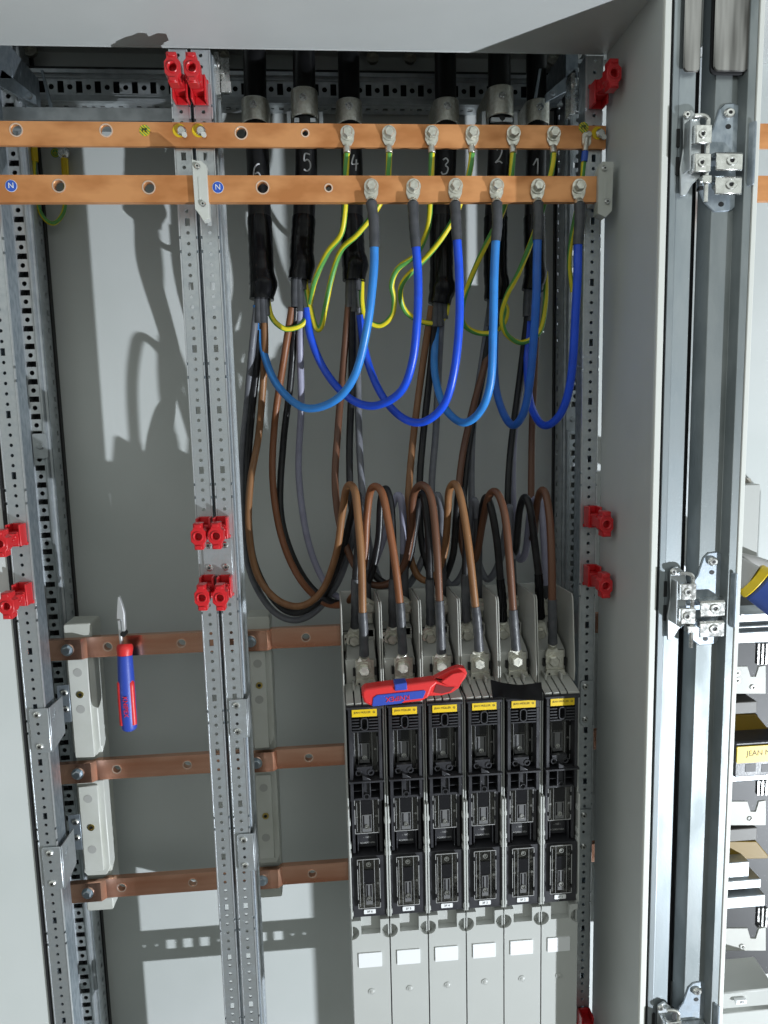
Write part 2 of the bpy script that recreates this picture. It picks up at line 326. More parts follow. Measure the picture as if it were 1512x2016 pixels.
def rear_post(x0, x1, side, label):
    O = (min(x0, x1), 172, ZB); t = thing('rear_rail', label, 'rail', O, 'deep rear mounting rails')
    s = 1 if x1 > x0 else -1
    fx = x0 if s > 0 else x0-16
    m = MB(O); m.perf((fx, 172, 205), (1, 0, 0), (0, 1, 0), 16, 0, chain(1600), 1.6); m.build('slotted_face', ZINC, t)
    m = MB(O); y0 = 172
    ex = x0+s*16
    # stepped, ribbed shoulder between the front and side faces
    prof = [(ex, y0), (ex+s*2, y0-3), (ex+s*4.5, y0-3), (ex+s*6, y0+4), (ex+s*9, y0+5), (ex+s*11, y0+3), (ex+s*13, y0+10), (ex+s*13, y0+14), (ex+s*4, y0+14), (ex, y0+2)]
    m.prism(prof, 'z', ZB, 205); m.box(fx+(-3 if s > 0 else 16.1), fx+(-.1 if s > 0 else 19), y0-4, y0+38, ZB, 205)
    m.build('ribbed_shoulder', ZINCR, t)
    m = MB(O); xs = ex+s*13
    m.perf((xs, y0+14, 205), (0, 1, 0), (-s, 0, 0), 18, 0, chain_side(1600), 1.6); m.build('slotted_side', ZINCR, t)
    m = MB(O); lo_, hi_ = sorted((fx+1+(0 if s > 0 else 0), xs-s*8)); m.box(lo_, hi_, y0+20, y0+40, ZB, 205); m.box(*sorted((xs-s*.5, xs+s*2.2)), y0+33, y0+42, ZB, 205); m.build('rail_dark_fill', BPLD, t)  # black block fills the rail, painted shade seen through its slots
    return t
rear_post(-274, -235, 1, 'deep slotted mounting rail behind the left edge post')
rear_post(547, 512, -1, 'deep slotted mounting rail behind the right hand post near the side wall')
# horizontal rear rail under the roof
def hrail(name, x0, x1, y, zt, zb, sq, label, depth=40, m0=ZINC):
    O = (x0, y, zb); t = thing(name, label, 'rail', O)
    n = int((x1-x0)/12.5)
    m = MB(O); m.vv = V3((1, 0, 0)); W = 22; zc = (zt+zb)/2
    m.perf((x0, y, zc-W/2), (0, 0, 1), (0, 1, 0), W, 0, [(12.5, ('r', sq, 8.4) if i % 2 == 0 else ('c', 3.7), 0) for i in range(n)], 1.6); m.build('slotted_face', m0, t)
    m = MB(O); m.box(x0, x1, y-2, y+3, zc+W/2+.1, zt-5); m.box(x0, x1, y-6, y+3, zt-4.8, zt); m.box(x0, x1, y-2, y+3, zb+4, zc-W/2-.1); m.box(x0, x1, y-6, y+2, zb, zb+3.8); m.box(x0, x1, y+3.1, y+5, zt-4, zt); m.build('folded_edge', ZINCR, t)
    m = MB(O); m.vv = V3((1, 0, 0)); m.perf((x0, y+3, zb+2), (0, 1, 0), (0, 0, 1), depth-8, 0, [(12.5, ('r', 8, 7) if i % 2 == 0 else ('c', 2.2), 0) for i in range(n)], 1.6); m.build('slotted_underside', ZINC, t)
    m = MB(O); m.box(x0, x1, y+14, y+depth-2, zb+10, zt-3); m.build('rail_dark_fill', BPLD, t)  # black filling painted as the shaded inside of the rail
    return t
hrail('cross_rail', -250, 512, 168, 168, 127, 15.5, 'long slotted cross rail under the cabinet roof behind the black cables')
O = (-250, 60, 60)
t = thing('cross_brace', 'plain grey steel brace behind the top copper bar at the left', 'brace', O); m = MB(O)
m.prism([(60, 62), (60, 78), (64, 78), (64, 66), (95, 66), (95, 62)], 'x', -420, -18); m.build('brace_angle', ZINCR, t, bevel=.6)
# perforated rail just below the frame (its shadow falls on the rear wall)
O = (-245, 10, -1290); t = thing('bottom_rail', 'slotted bottom rail below the fuse strips', 'rail', O); m = MB(O); m.vv = V3((1, 0, 0))
m.perf((-245, 10, -1288), (0, 0, 1), (0, 1, 0), 50, 0, [(18, ('c', 2.5), 0) if i % 5 in (0, 4) else (25, ('r', 15, 15), 0) for i in range(34)], 1.6); m.build('slotted_face', ZINC, t)
# black strip painted in for the dark gap above the rail, roof back panel with nuts
MBo = MB((-250, 205, 168)); MBo.box(-260, 520, 200, 212, 170, 188); o = MBo.build('dark_gap_strip', BPLD); tag(o, 'black strip standing in for the dark gap above the slotted cross rail under the roof', 'dark strip')
g = 'nuts under the cabinet roof'
for i, (u, v) in enumerate(((62, 103), (733, 117), (807, 117), (1088, 121), (440, 112))):
    c = at(u, v, 196); m = MB(c); m.ring(c, (0, -1, .25), 9, 5, 5, 18); m.cyl(c, c+V3((0, -3, 1)), 4.8, 6); o = m.build('roof_nut', TIN)
    tag(o, ['round nut in the top left corner under the roof', 'round roof nut above and right of the cable marked 4', 'round roof nut left of the cable marked 3', 'round roof nut at the top right corner', 'round roof nut right of the twin posts'][i], 'nut', g)
# corner castings at the top corners
def corner(u0, v0, flip, label):
    c = at(u0, v0, 60); m = MB(c); s = flip
    m.prism([(c.x, c.z-10), (c.x+s*38, c.z-40), (c.x+s*38, c.z-50), (c.x-s*6, c.z-28)], 'y', 60, 66)
    m.prism([(c.x+s*34, c.z+6), (c.x+s*37, c.z+6), (c.x+s*46, c.z-42), (c.x+s*42, c.z-44)], 'y', 95, 98)
    m.box(*sorted((c.x-s*4, c.x+s*12)), 60, 150, c.z-20, c.z+18); m.screw((c.x+s*30, 60, c.z-40), 4)
    o = m.build('corner_bracket', ZINCD, bevel=.8); tag(o, label, 'bracket'); return o
corner(2, 120, 1, 'folded steel corner bracket at the top left corner')
corner(1132, 120, -1, 'folded steel corner bracket at the top right corner under the roof')
for i, (u, v, lab) in enumerate(((430, 120, 'bright latch fitting at the top of the twin posts'), (1128, 160, 'small bright latch fitting beside the top right post'))):
    c = at(u, v, 30); m = MB(c)
    m.box(c.x-4, c.x+1, 25, 45, c.z-40, c.z+8); m.box(c.x+2, c.x+12, 35, 38, c.z-22, c.z+6); m.cyl(c+V3((3, 0, -12)), c+V3((3, 14, -12)), 3.2, 12); m.box(c.x+2, c.x+14, 28, 32, c.z-36, c.z-24); m.screw((c.x-1, 25, c.z-6), 3.5)
    o = m.build('latch_fitting', STEEL, bevel=.5); tag(o, lab, 'latch')
# ---------------------------------------------------------------- joint plates and wrap brackets on the posts
def screw_part(parent, O, c, r=4.2, name='screw', mt=None, ax=(0, -1, 0), h=2.6):
    m = MB(O); m.screw(c, r, h, ax, m=0, md=1); return m.build(name, [mt or STEEL, BPLD], parent)
O = (-7, -2, -508); t = thing('joint_plate', 'square steel plate with four screws joining the twin posts between the red clips', 'plate', O)
m = MB(O); m.box(-7.5, 28.5, -2.4, -.8, -511, -463); m.build('plate', ZINC, t, bevel=.4)
for x in (-.5, 20.5):
    for z in (-471, -500): screw_part(t, O, (x, -2.4, z), 4.4)
def wrap(x0, x1, z1, z0, label, DD=26):
    O = (x0, -2, z0); t = thing('wrap_bracket', label, 'bracket', O, 'folded steel brackets wrapped round the posts')
    m = MB(O); m.prism([(x0, z0+4), (x0+4, z0), (x1-1, z0), (x1, z0+3), (x1, z1), (x0+2, z1), (x0, z1-2)], 'y', -3, -1)
    m.build('front_plate', ZINC, t, bevel=.5)
    m = MB(O); ex = x1; m.prism([(-1, z1), (-3, z0), (DD, z0+6), (DD, z1-2)], 'x', ex+.1, ex+1.8); m.build('side_plate', ZINCR, t, bevel=.4)
    zc = [z1-8, z0+9]
    for z in zc: screw_part(t, O, ((x0+x1)/2-2, -3, z), 4.4)
    m = MB(O)
    for z in (zc[0]-12.5, zc[0]-25): m.cyl(((x0+x1)/2-2, -3.2, z), ((x0+x1)/2-2, -2.9, z), 2, 12)
    m.each('hole', BPLD, t)
    return t, O
for (zz, w_) in ((-676, 'upper'), (-868, 'lower')):
    t, O = wrap(-239.5, -215.5, zz, zz-60, '%s folded steel bracket with screws wrapped round the left edge post' % w_, 44)
    m = MB(O)
    text('hager', 8, 'stamped_text', ZINC, t, (-213.5, 12, zz-14), O, rot=(math.pi/2, -1.1, math.pi/2), ext=.2)
    m = MB(O); m.box(-230, -213.6, 69, 71, zz-50, zz+4); m.build('rear_plate', ZINCD, t, bevel=.4)
    for z in (zz-7, zz-31): screw_part(t, O, (-220, 69, z), 4.6)
wrap(15, 37.5, -678, -731, 'upper folded bracket wrapped round the right one of the twin posts')
wrap(16, 37.5, -868, -922, 'lower folded bracket wrapped round the right one of the twin posts')
wrap(489, 507, -678, -742, 'upper folded bracket on the shaded post beside the fuse strips')
wrap(489, 507, -866, -930, 'lower folded bracket on the shaded post beside the fuse strips')
# square nut plate on left rear rail
c = at(80, 878, 168); m = MB(c); m.prism(rrect(c.x-10, c.x+10, c.z-18, c.z+18, 3), 'y', 166, 169); m.screw((c.x, 166, c.z), 5); o = m.build('slot_plate', ZINCR, bevel=.4); tag(o, 'small oblong plate with a screw on the left rear rail', 'plate')
c = at(1127, 825, 168); m = MB(c); m.prism(rrect(c.x-10, c.x+10, c.z-18, c.z+18, 3), 'y', 166, 169); m.screw((c.x, 166, c.z), 5); o = m.build('slot_plate', ZINCR, bevel=.4); tag(o, 'small oblong plate with a screw on the right rear rail', 'plate')
# ---------------------------------------------------------------- copper bars
def bar_hole(m, c, r, y0): m.ring((c.x, y0, c.z), (0, -1, 0), r+.9, r, .5, 24, m=0); m.cyl((c.x, y0-.12, c.z), (c.x, y0-.02, c.z), r, 24, m=1)
def plate_holes(m, x0, x1, z0, z1, y0, y1, hs, mi=0):
    """flat bar with real round holes, built as cells side by side"""
    hs = sorted(hs, key=lambda h: h[0]); x = x0; H = z1-z0
    def blk(a, b):
        if b > a+.01: m.add([(a, y, z) for y in (y0, y1) for z in (z0, z1)]+[(b, y, z) for y in (y0, y1) for z in (z0, z1)], [(0, 1, 5, 4), (2, 6, 7, 3), (0, 4, 6, 2), (1, 3, 7, 5)], mi)
    for hx, hz, r in hs:
        a, b = hx-H*.45, hx+H*.45; blk(x, a); n = 24; cx_ = hx; cz = hz
        an = sorted(set([round(2*math.pi*i/n-math.pi, 5) for i in range(n)]+[round(math.atan2(q-cz, p-cx_), 5) for p in (a, b) for q in (z0, z1)]))
        ou = []; ho = []
        for th in an:
            cu, cv = math.cos(th), math.sin(th)
            k = min((b-cx_)/cu if cu > 1e-6 else 1e9, (a-cx_)/cu if cu < -1e-6 else 1e9, (z1-cz)/cv if cv > 1e-6 else 1e9, (z0-cz)/cv if cv < -1e-6 else 1e9)
            ou.append((cx_+cu*k, cz+cv*k)); ho.append((cx_+cu*r, cz+cv*r))
        N = len(an); rc = [(cx_+math.cos(th)*(r+.9), cz+math.sin(th)*(r+.9)) for th in an]
        vs = [(p, y0, q) for p, q in ou]+[(p, y0, q) for p, q in rc]+[(p, y0+.9, q) for p, q in ho]+[(p, y1, q) for p, q in ho]+[(p, y1, q) for p, q in ou]
        fs = []
        for i in range(N):
            j = (i+1) % N
            fs += [(k*N+i, k*N+j, (k+1)*N+j, (k+1)*N+i) for k in range(4)]
            if abs(ou[i][1]-ou[j][1]) < 1e-3 and abs(ou[i][1]-z0)*abs(ou[i][1]-z1) < 1e-2: fs.append((i, 4*N+i, 4*N+j, j))
        m.add(vs, fs, mi); m.ring((cx_, y0, cz), (0, -1, 0), r+1.5, r, .4, 28, m=1); x = b
    blk(x, x1)
    m.add([(x0, y0, z0), (x0, y1, z0), (x0, y1, z1), (x0, y0, z1)], [(0, 1, 2, 3)], mi); m.add([(x1, y0, z0), (x1, y1, z0), (x1, y1, z1), (x1, y0, z1)], [(0, 1, 2, 3)], mi)
def sticker_disc(parent, O, c, r, base, name='sticker'):
    m = MB(O); m.cyl((c.x, c.y, c.z), (c.x, c.y-.3, c.z), r, 28); return m.build(name, base, parent)
Z0, Z1 = 9.2, 36.0; O = (-500, -6, Z0)
pe = thing('earth_bar', 'upper long copper earth bar running across the whole cabinet', 'copper bar', O)
m = MB(O); hs = []
for u, v, r in ((32, 256, 6.3), (209, 257, 6.3), (475, 262, 6.3), (601, 262, 3.6)):
    c = at(u, v, -6); hs.append((c.x, c.z, r))
plate_holes(m, -700, 511.4, Z0, Z1, -6, -1, hs); m.build('bar', [COPPER, RIMC], pe)
for u, v in ((285, 257), (1149, 251)):
    c = at(u, v, -6.2); s = sticker_disc(pe, O, c, 6.3, YLW); m = MB(O)
    for k in range(-4, 5):                   # diagonal stripes cut to the disc
        d = k*2.6; h = math.sqrt(max(0, 36-d*d))
        if h > 1:
            n_ = V3((.707, 0, .707)); dd = V3((.707, 0, -.707)); p = V3((c.x, c.y-.45, c.z))+n_*d
            q = [p+dd*h-n_*.6, p-dd*h-n_*.6, p-dd*h+n_*.6, p+dd*h+n_*.6]; m.add(q, [(0, 1, 2, 3)])
    m.build('stripes', GRN, s); s2 = text('PE', 6.6, 'letters', BPLD, s, (c.x, c.y-.8, c.z), O)
for u, v in ((358, 259), (396, 259), (1181, 264)):
    c = at(u, v, -6); m = MB(O); m.cyl((c.x-3, -6.1, c.z+1), (c.x-3, -6.6, c.z+1), 7.6, 20, m=1); m.screw((c.x, -6.7, c.z), 5.6, 4, m=0, md=0); m.cyl((c.x+3.5, -9, c.z-5), (c.x+3.5, -11.5, c.z-5), 3, 14, m=2)
    m.build('fixing_screw', [STEEL, YLW, WPL], pe)
ZN0, ZN1 = -63.5, -34.0
def nbar(x0, x1, holes, sticks, label):
    O = (x0, -40, ZN0); t = thing('neutral_bar', label, 'copper bar', O, 'copper neutral bars'); m = MB(O); hs = []
    for u, v, r in holes: c = at(u, v, -40); hs.append((c.x, c.z, r))
    plate_holes(m, x0, x1, ZN0, ZN1, -40, -31, hs); m.build('bar', [COPPER, RIMC], t)
    for u, v in sticks:
        c = at(u, v, -40.2); s = sticker_disc(t, O, c, 6.6, WHT); m = MB(O); m.cyl((c.x, c.y-.35, c.z), (c.x, c.y-.5, c.z), 6.1, 28); m.build('disc', BLUS, s); text('N', 8.5, 'letter', WHT, s, (c.x, c.y-.8, c.z), O, ext=.2)
    return t
nbar(-700, 16.5, [(116, 366, 6.2), (293, 369, 6.2)], [(22, 366)], 'copper neutral bar left of the twin posts with a blue N sticker')
nbar(28, 488, [(517, 369, 6.4), (647, 370, 3.6)], [(429, 369)], 'copper neutral bar right of the twin posts carrying the blue cable lugs')
m = MB((700, -6, 10)); m.box(629, 1000, -6, -1, 11, 40); o = m.build('earth_bar', COPPER); tag(o, 'end of a copper bar in the neighbouring cabinet at the right edge, upper', 'copper bar', 'neighbour cabinet bars')
m = MB((700, -40, -62)); m.box(629, 1000, -40, -31, -62, -33); o = m.build('neutral_bar', COPPER); tag(o, 'end of a copper bar in the neighbouring cabinet at the right edge, lower', 'copper bar', 'neighbour cabinet bars')
# white insulators that carry the neutral bars
def insul(pts4, y0, label):
    c = pts4[0]; O = (c[0], y0, pts4[-1][1]); t = thing('bar_insulator', label, 'insulator', O, 'white plastic neutral bar insulators'); m = MB(O)
    m.prism(pts4, 'y', y0, y0+14); xs = [p[0] for p in pts4]; zs = [p[1] for p in pts4]
    m.box(min(xs)+3, max(xs)-4, y0+14.1, -1, min(zs)+22, max(zs)-22); m.box(min(xs)+6, max(xs)-8, y0-.6, y0-.05, -62, -38); m.build('body', WPL, t, bevel=.8)
    for z in (max(zs)-8, min(zs)+18): screw_part(t, O, ((min(xs)+max(xs))/2+(-2 if z > -50 else 2), y0, z), 3.3)
    return t
a = [at(u, v, -46) for u, v in ((377, 313), (386, 316), (395, 316), (406, 325), (412, 430), (400, 434), (390, 418), (384, 412))]
insul([(p.x, p.z) for p in a], -46, 'white plastic insulator gripping the neutral bars at the twin posts')
a = [at(u, v, -46) for u, v in ((1186, 318), (1208, 318), (1205, 415), (1192, 428), (1177, 420), (1179, 335))]
insul([(p.x, p.z) for p in a], -46, 'white plastic insulator holding the right end of the neutral bar')
# lower busbars
def busbar(i, zl, lab):
    z = zl; O = (-249, 105, z-30); t = thing('busbar', lab, 'copper bar', O, 'heavy copper busbars behind the posts'); m = MB(O)
    hs = []
    for u in (([212, 357, 602], [230, 369, 608], [240, 380, 615])[i]):
        c = at(u, ([1268, 1264, 1252], [1514, 1508, 1494], [1753, 1744, 1728])[i][[212, 357, 602].index(u) if i == 0 else ([230, 369, 608].index(u) if i == 1 else [240, 380, 615].index(u))], 105); hs.append((c.x, z, 5.6))
    # front run, joggled ends in front of the supports
    plate_holes(m, -197, 20, z-15, z+15, 105, 115, [h for h in hs if h[0] < 20]); plate_holes(m, 65, 560, z-15, z+15, 105, 115, [h for h in hs if h[0] > 65])
    for a, b, c_, d in ((-197, 105, -203, 98), (20, 105, 26, 98), (59, 98, 65, 105)):
        m.add([(a, b, z-15), (c_, d, z-15), (c_, d, z+15), (a, b, z+15), (a, b+10, z-15), (c_, d+10, z-15), (c_, d+10, z+15), (a, b+10, z+15)], [(0, 1, 2, 3), (4, 7, 6, 5), (0, 4, 5, 1), (3, 2, 6, 7)])
    m.box(-249, -203, 98, 108, z-15, z+15); m.box(26, 59, 98, 108, z-15, z+15)
    m.build('bar', [COPPERD, RIMC], t)
    for x in (-222, 35):
        m = MB(O); m.hexbolt((x, 98, z), 6.4, 6.5, ph=random.random()); m.build('bolt', mat('blue_zinc_bolt', (.55, .62, .68), .3, 1) if 'blue_zinc_bolt' not in bpy.data.materials else bpy.data.materials['blue_zinc_bolt'], t)
    return t
busbar(0, -631, 'topmost of the three heavy copper busbars, passing behind the pliers')
busbar(1, -817, 'middle one of the three heavy copper busbars')
busbar(2, -1005, 'lowest of the three heavy copper busbars')
def support(x0, x1, ztop, zbot, lab):
    O = (x0, 116, zbot); t = thing('busbar_support', lab, 'busbar support', O, 'white plastic busbar supports'); m = MB(O)
    m.prism(rrect(x0, x1, ztop-22, ztop, 4), 'y', 108.5, 150)
    for zt, zb in ((ztop-48, -795), (-835, -985)):
        m.prism([(x0, zt), (x1, zt), (x1, zb+12), (x1-6, zb), (x0+5, zb), (x0, zb+6)], 'y', 108.5, 150)
    m.box(x0+.6, x1-.6, 117, 149, zbot+8, ztop-10); m.prism(rrect(x0, x1, zbot, zbot+20, 4), 'y', 108.5, 150)
    m.box(x0+3, x1-8, 104, 108.4, ztop-200, ztop-50); m.box(x0+3, x1-8, 104, 108.4, -975, -840)
    m.build('body', WPL, t, bevel=1.2)
    m = MB(O)
    for z in (-667, -722, -860, -940): m.cyl(((x0+x1)/2-3, 103.6, z), ((x0+x1)/2-3, 104.05, z), 6.2, 20)
    m.each('recess', mat('grey_recess', (.42, .42, .40), .5) if 'grey_recess' not in bpy.data.materials else bpy.data.materials['grey_recess'], t)
    for z in (-700, -905):
        m = MB(O); m.ring(((x0+x1)/2-2, 104, z), (0, -1, 0), 5, 2.6, 1.2, 18); m.cyl(((x0+x1)/2-2, 103.8, z), ((x0+x1)/2-2, 103.5, z), 2.5, 14, m=1); m.build('insert', [BRASS, BPLD], t)
    return t
support(-229, -190, -596, -1042, 'white plastic busbar support standing at the left rear rail')
support(29, 63, -598, -1042, 'white plastic busbar support behind the twin posts')
# ---------------------------------------------------------------- red cable holders on the posts
def clip_proto():
    t = thing('cable_clip', 'x', 'clip', (0, 0, 0), 'red plastic cable holders on the posts')
    m = MB(); a, b = 9.0, 13.5                # rear socket with an open pocket
    m.box(-a, -a+2.5, -20, -1, -b, b); m.box(a-2.5, a, -20, -1, -b, b); m.box(-a+2.5, a-2.5, -20, -1, -b, b-9); m.box(-a+2.5, a-2.5, -4, -1, b-9, b)
    m.box(-a-1, a+1, -3, -.6, -b-1.5, -b+3); m.build('socket', RED, t, bevel=.9, seg=2)
    m = MB(); m.prism([(-20, 3), (-44, 6), (-44, -8), (-20, -11)], 'x', -6.5, 6.5)
    for k in range(3): m.prism([(-24-k*5, 2-k*3), (-27-k*5, 5-k*3), (-28-k*5, 3-k*3), (-25-k*5, 0-k*3)], 'x', 6.4, 8)
    m.build('arm', RED, t, bevel=.8)
    m = MB(); n = 20; R_, r = 9, 4.6; yf, yb = -58, -43
    out = [(-5.5, 16), (5.5, 16), (5.5, 9.5), (8.8, 6), (8.8, -6), (6, -9.5), (6, -16), (-5, -16), (-5, -9.5), (-8.8, -6), (-8.8, 6), (-5.5, 9.5)]
    # front head with a real bore: outline points paired with bore points
    an = sorted([math.atan2(z, x) for x, z in out]); oo = [sorted(out, key=lambda p: math.atan2(p[1], p[0]))[i] for i in range(len(out))]
    N = len(oo); inn = [(r*math.cos(q), r*math.sin(q)) for q in an]
    vs = [(x, yf, z) for x, z in oo]+[(x, yf, z) for x, z in inn]+[(x, yf+8, z) for x, z in inn]+[(x, yb, z) for x, z in oo]
    fs = [];
    for i in range(N):
        j = (i+1) % N; fs += [(i, j, N+j, N+i), (N+i, N+j, 2*N+j, 2*N+i), (i, 3*N+i, 3*N+j, j)]
    fs += [tuple(2*N+i for i in range(N)), tuple(3*N+i for i in range(N))]
    m.add(vs, fs); m.ring((0, yf, 0), (0, -1, 0), 6.4, 4.6, 1.3, 20)
    m.box(-4, 4, yf-1.5, yf, 10.5, 15); m.box(-4, 4, yf-1.5, yf, -15, -10.5)
    for q in m.v: q.z -= 3.5
    m.build('head', RED, t, bevel=.7); return t
CP = clip_proto()
clips = [(-2.6, -447, 'red cable holder on the left twin post just above the joint plate'), (18.3, -447, 'red cable holder on the right twin post just above the joint plate'),
         (-2.6, -522, 'red cable holder on the left twin post just below the joint plate'), (18.9, -523, 'red cable holder on the right twin post just below the joint plate'),
         (-1, 70, 'red cable holder at the top of the left twin post under the roof'), (20, 70, 'red cable holder at the top of the right twin post under the roof'),
         (500, -450, 'upper red cable holder of the pair at mid height on the shaded right post'), (500.5, -529, 'lower red cable holder of the pair at mid height on the shaded right post'),
         (500, 70, 'dark red cable holder at the top of the right post beside the side wall'), (-231.5, -447, 'upper red cable holder at the left edge of the photo'),
         (-230.5, -522, 'lower red cable holder at the left edge of the photo'), (500, -1188, 'dark red cable holder at the bottom edge beside the side wall')]
for i, (x, z, lab) in enumerate(clips):
    if i == 0: CP.location = V3((x, 0, z))*S; CP['label'] = lab; c = CP
    else: c = dup(CP, (x, 0, z), lab)
    if z > 0: c.rotation_euler = (0, math.pi, 0)
# ---------------------------------------------------------------- the six black incoming cables
ends = {6: (502, 515, 590, 15.6), 5: (599, 590, 552, 15.2), 4: (687, 697, 553, 15.0), 3: (877, 865, 598, 15.2), 2: (983, 976, 590, 15.5), 1: (1056, 1048, 572, 14.2)}
clampv = {6: (190, 238, 110), 5: (166, 222, 88), 4: (193, 240, 110), 3: (192, 240, 110), 2: (163, 222, 80), 1: (194, 240, 110)}
midx = {6: (508, 511, 515), 5: (603, 598, 594), 4: (693, 693, 695), 3: (877, 869, 869), 2: (981, 976, 975), 1: (1055, 1052, 1053)}
num_uv = {6: (506, 343), 5: (605, 321), 4: (698, 322), 3: (877, 328), 2: (983, 307), 1: (1056, 328)}
strokes = {'6': [(.7, 1.9), (.1, 1.8), (-.6, 1), (-.8, -.4), (-.3, -1.4), (.5, -1.3), (.8, -.5), (.3, .2), (-.5, -.1)],
           '5': [(.7, 1.6), (-.5, 1.7), (-.7, .4), (.1, .6), (.8, 0), (.8, -1), (.1, -1.6), (-.7, -1.3)],
           '4': [(-.1, 1.6), (-.7, -.1), (.3, -.2), (.9, 0), None, (.5, .7), (.3, -1.5)],
           '3': [(-.6, 1.3), (.1, 1.6), (.7, 1), (.1, .2), (.8, -.4), (.5, -1.4), (-.4, -1.6), (-.8, -1.1)],
           '2': [(-.6, 1.1), (.1, 1.6), (.7, .9), (.1, -.4), (-.8, -1.2), (.1, -1), (.9, -1.4)],
           '1': [(-.7, .3), (.3, 1.5), (.4, -1.6)]}
for k, (ut, ub, vb, r) in ends.items():
    y = clampv[k][2]-0; top = at(ut, 95, 112); top.z = 210
    path = [V3((top.x, 112, 205)), at(ut, 160, min(y+3, 112)), at(ut+1, 230, y-4 if y > 100 else y+6), at(midx[k][0], 325, 92), at(midx[k][1], 430, 76), at(midx[k][2], vb-60, 70), at(ub, vb, 68)]
    O = (path[-1].x, 68, path[-1].z)
    t = thing('power_cable', '%s thick black incoming cable from the left, a white %d written on it' % ({6: 'first', 5: 'second', 4: 'third', 3: 'fourth', 2: 'fifth', 1: 'sixth'}[k], k), 'cable', O, 'thick black incoming power cables')
    L = spline(path, 10); n = len(L); cut = int(n*.66)
    m = MB(O); m.tube(L[:cut+1], r*.96, 28); m.build('sheath', BLACKR, t)
    rs = []
    for i in range(n-cut):
        f = i/(n-cut-1); b = r*(1.03+.015*math.sin(i*2.3+k)); b += r*.16*math.exp(-((f-.72)/.12)**2)*(1 if k in (6, 3, 4) else .4); rs.append(b)
    m = MB(O); Q = L[cut:]; Q = [q+V3((2.2*math.exp(-((i/(n-cut-1)-.74)/.13)**2), 0, 0)) for i, q in enumerate(Q)]
    m.tube(Q, rs, 20); m.build('tape_wrap', TAPE, t)
    # shrink ends (boots) of the cores under the tape
    m = MB(O); e = path[-1]
    for dx, rr, ln in (((-6, 5.6, 30), (1, 6, 30), (8, 5, 20)) if k in (6, 3) else ((-8, 5.8, 34), (-1, 5.6, 40), (6, 5.2, 12))):
        m.tube([e+V3((dx*.7, 0, 4)), e+V3((dx*.85, 2, -ln*.5)), e+V3((dx*.9, 2, -ln))], rr, 12)
    m.build('core_sleeve', SHRINK, t)
    # number in marker pen, wrapped on the sheath
    u, v = num_uv[k]; c = min(L, key=lambda q: abs(q.z-at(u, v, 100).z)); cc = at(u, v, c.y-r); m = MB(O); seg = []
    def put(seg):
        if len(seg) > 1:
            q = spline([V3((a[0]*5.2, 0, a[1]*6.8)) for a in seg], 5); out = []
            for p in q:
                dx = p.x+(cc.x-c.x); dx = max(-r*.85, min(r*.85, dx)); zz = cc.z+p.z; j = min(range(len(L)-1), key=lambda q: 0 if L[q].z >= zz >= L[q+1].z else 1+abs(L[q].z-zz)); f = (L[j].z-zz)/(L[j].z-L[j+1].z); ax_ = L[j].lerp(L[j+1], max(0, min(1, f)))
                out.append(V3((ax_.x+dx, ax_.y-math.sqrt(max(1, (r*.96)**2-dx*dx))*1.02-.45, zz)))
            m.tube(out, 1.0, 6)
    for s in strokes[str(k)]+[None]:
        if s is None: put(seg); seg = []
        else: seg.append(s)
    m.build('number', CHALK, t)
    # saddle clamp
    v0, v1, yc = clampv[k]; zc0, zc1 = at(ut, v1, yc-16).z, at(ut, v0, yc-16).z; p = min(L, key=lambda q: abs(q.z-(zc0+zc1)/2)); O2 = (p.x, p.y, zc0)
    s = thing('cable_clamp', 'grey metal clamp round the %s black cable from the left' % {6: 'first', 5: 'second', 4: 'third', 3: 'fourth', 2: 'fifth', 1: 'sixth'}[k], 'clamp', O2, 'metal cable clamps')
    m = MB(O2); N = 14; prof = [(zc0, r*1.0), (zc0+2, r*1.1), (zc1-3, r*1.02), (zc1, r*.96)]; vs = []
    arc = [math.pi*(1+(i/N)) for i in range(N+1)]
    outl = [(p.x+math.cos(q)*(r+2.5), p.y+math.sin(q)*(r+2.5)) for q in arc]+[(p.x+r+2.5, 150), (p.x+r-.4, 150)]+[(p.x+math.cos(q)*(r-.4), p.y+math.sin(q)*(r-.4)) for q in reversed(arc)]+[(p.x-r+.4, 150), (p.x-r-2.5, 150)]
    m.prism(outl, 'z', zc0, zc1); m.build('saddle', TIN, s, bevel=1.2, seg=2)
    m = MB(O2); m.ring((p.x-1, p.y-r-2, (zc0+zc1)/2+3), (0, -1, 0), 5, 3, 1.6); m.screw((p.x-1, p.y-r-2, (zc0+zc1)/2+3), 2.9, 2.4, m=0, md=0); m.build('clamp_screw', STEEL, s)
    if k in (5, 2):
        m = MB(O2); m.box(p.x-r-9, p.x-r-3, p.y, 150, zc0-12, zc0+10); m.box(p.x+r+3, p.x+r+9, p.y, 150, zc0-12, zc0+10); m.box(p.x-r+1, p.x+r-1, p.y-r+4, p.y-r+9, zc0-8, zc0-2); m.each('clamp_leg', ZINC, s, bevel=.6)
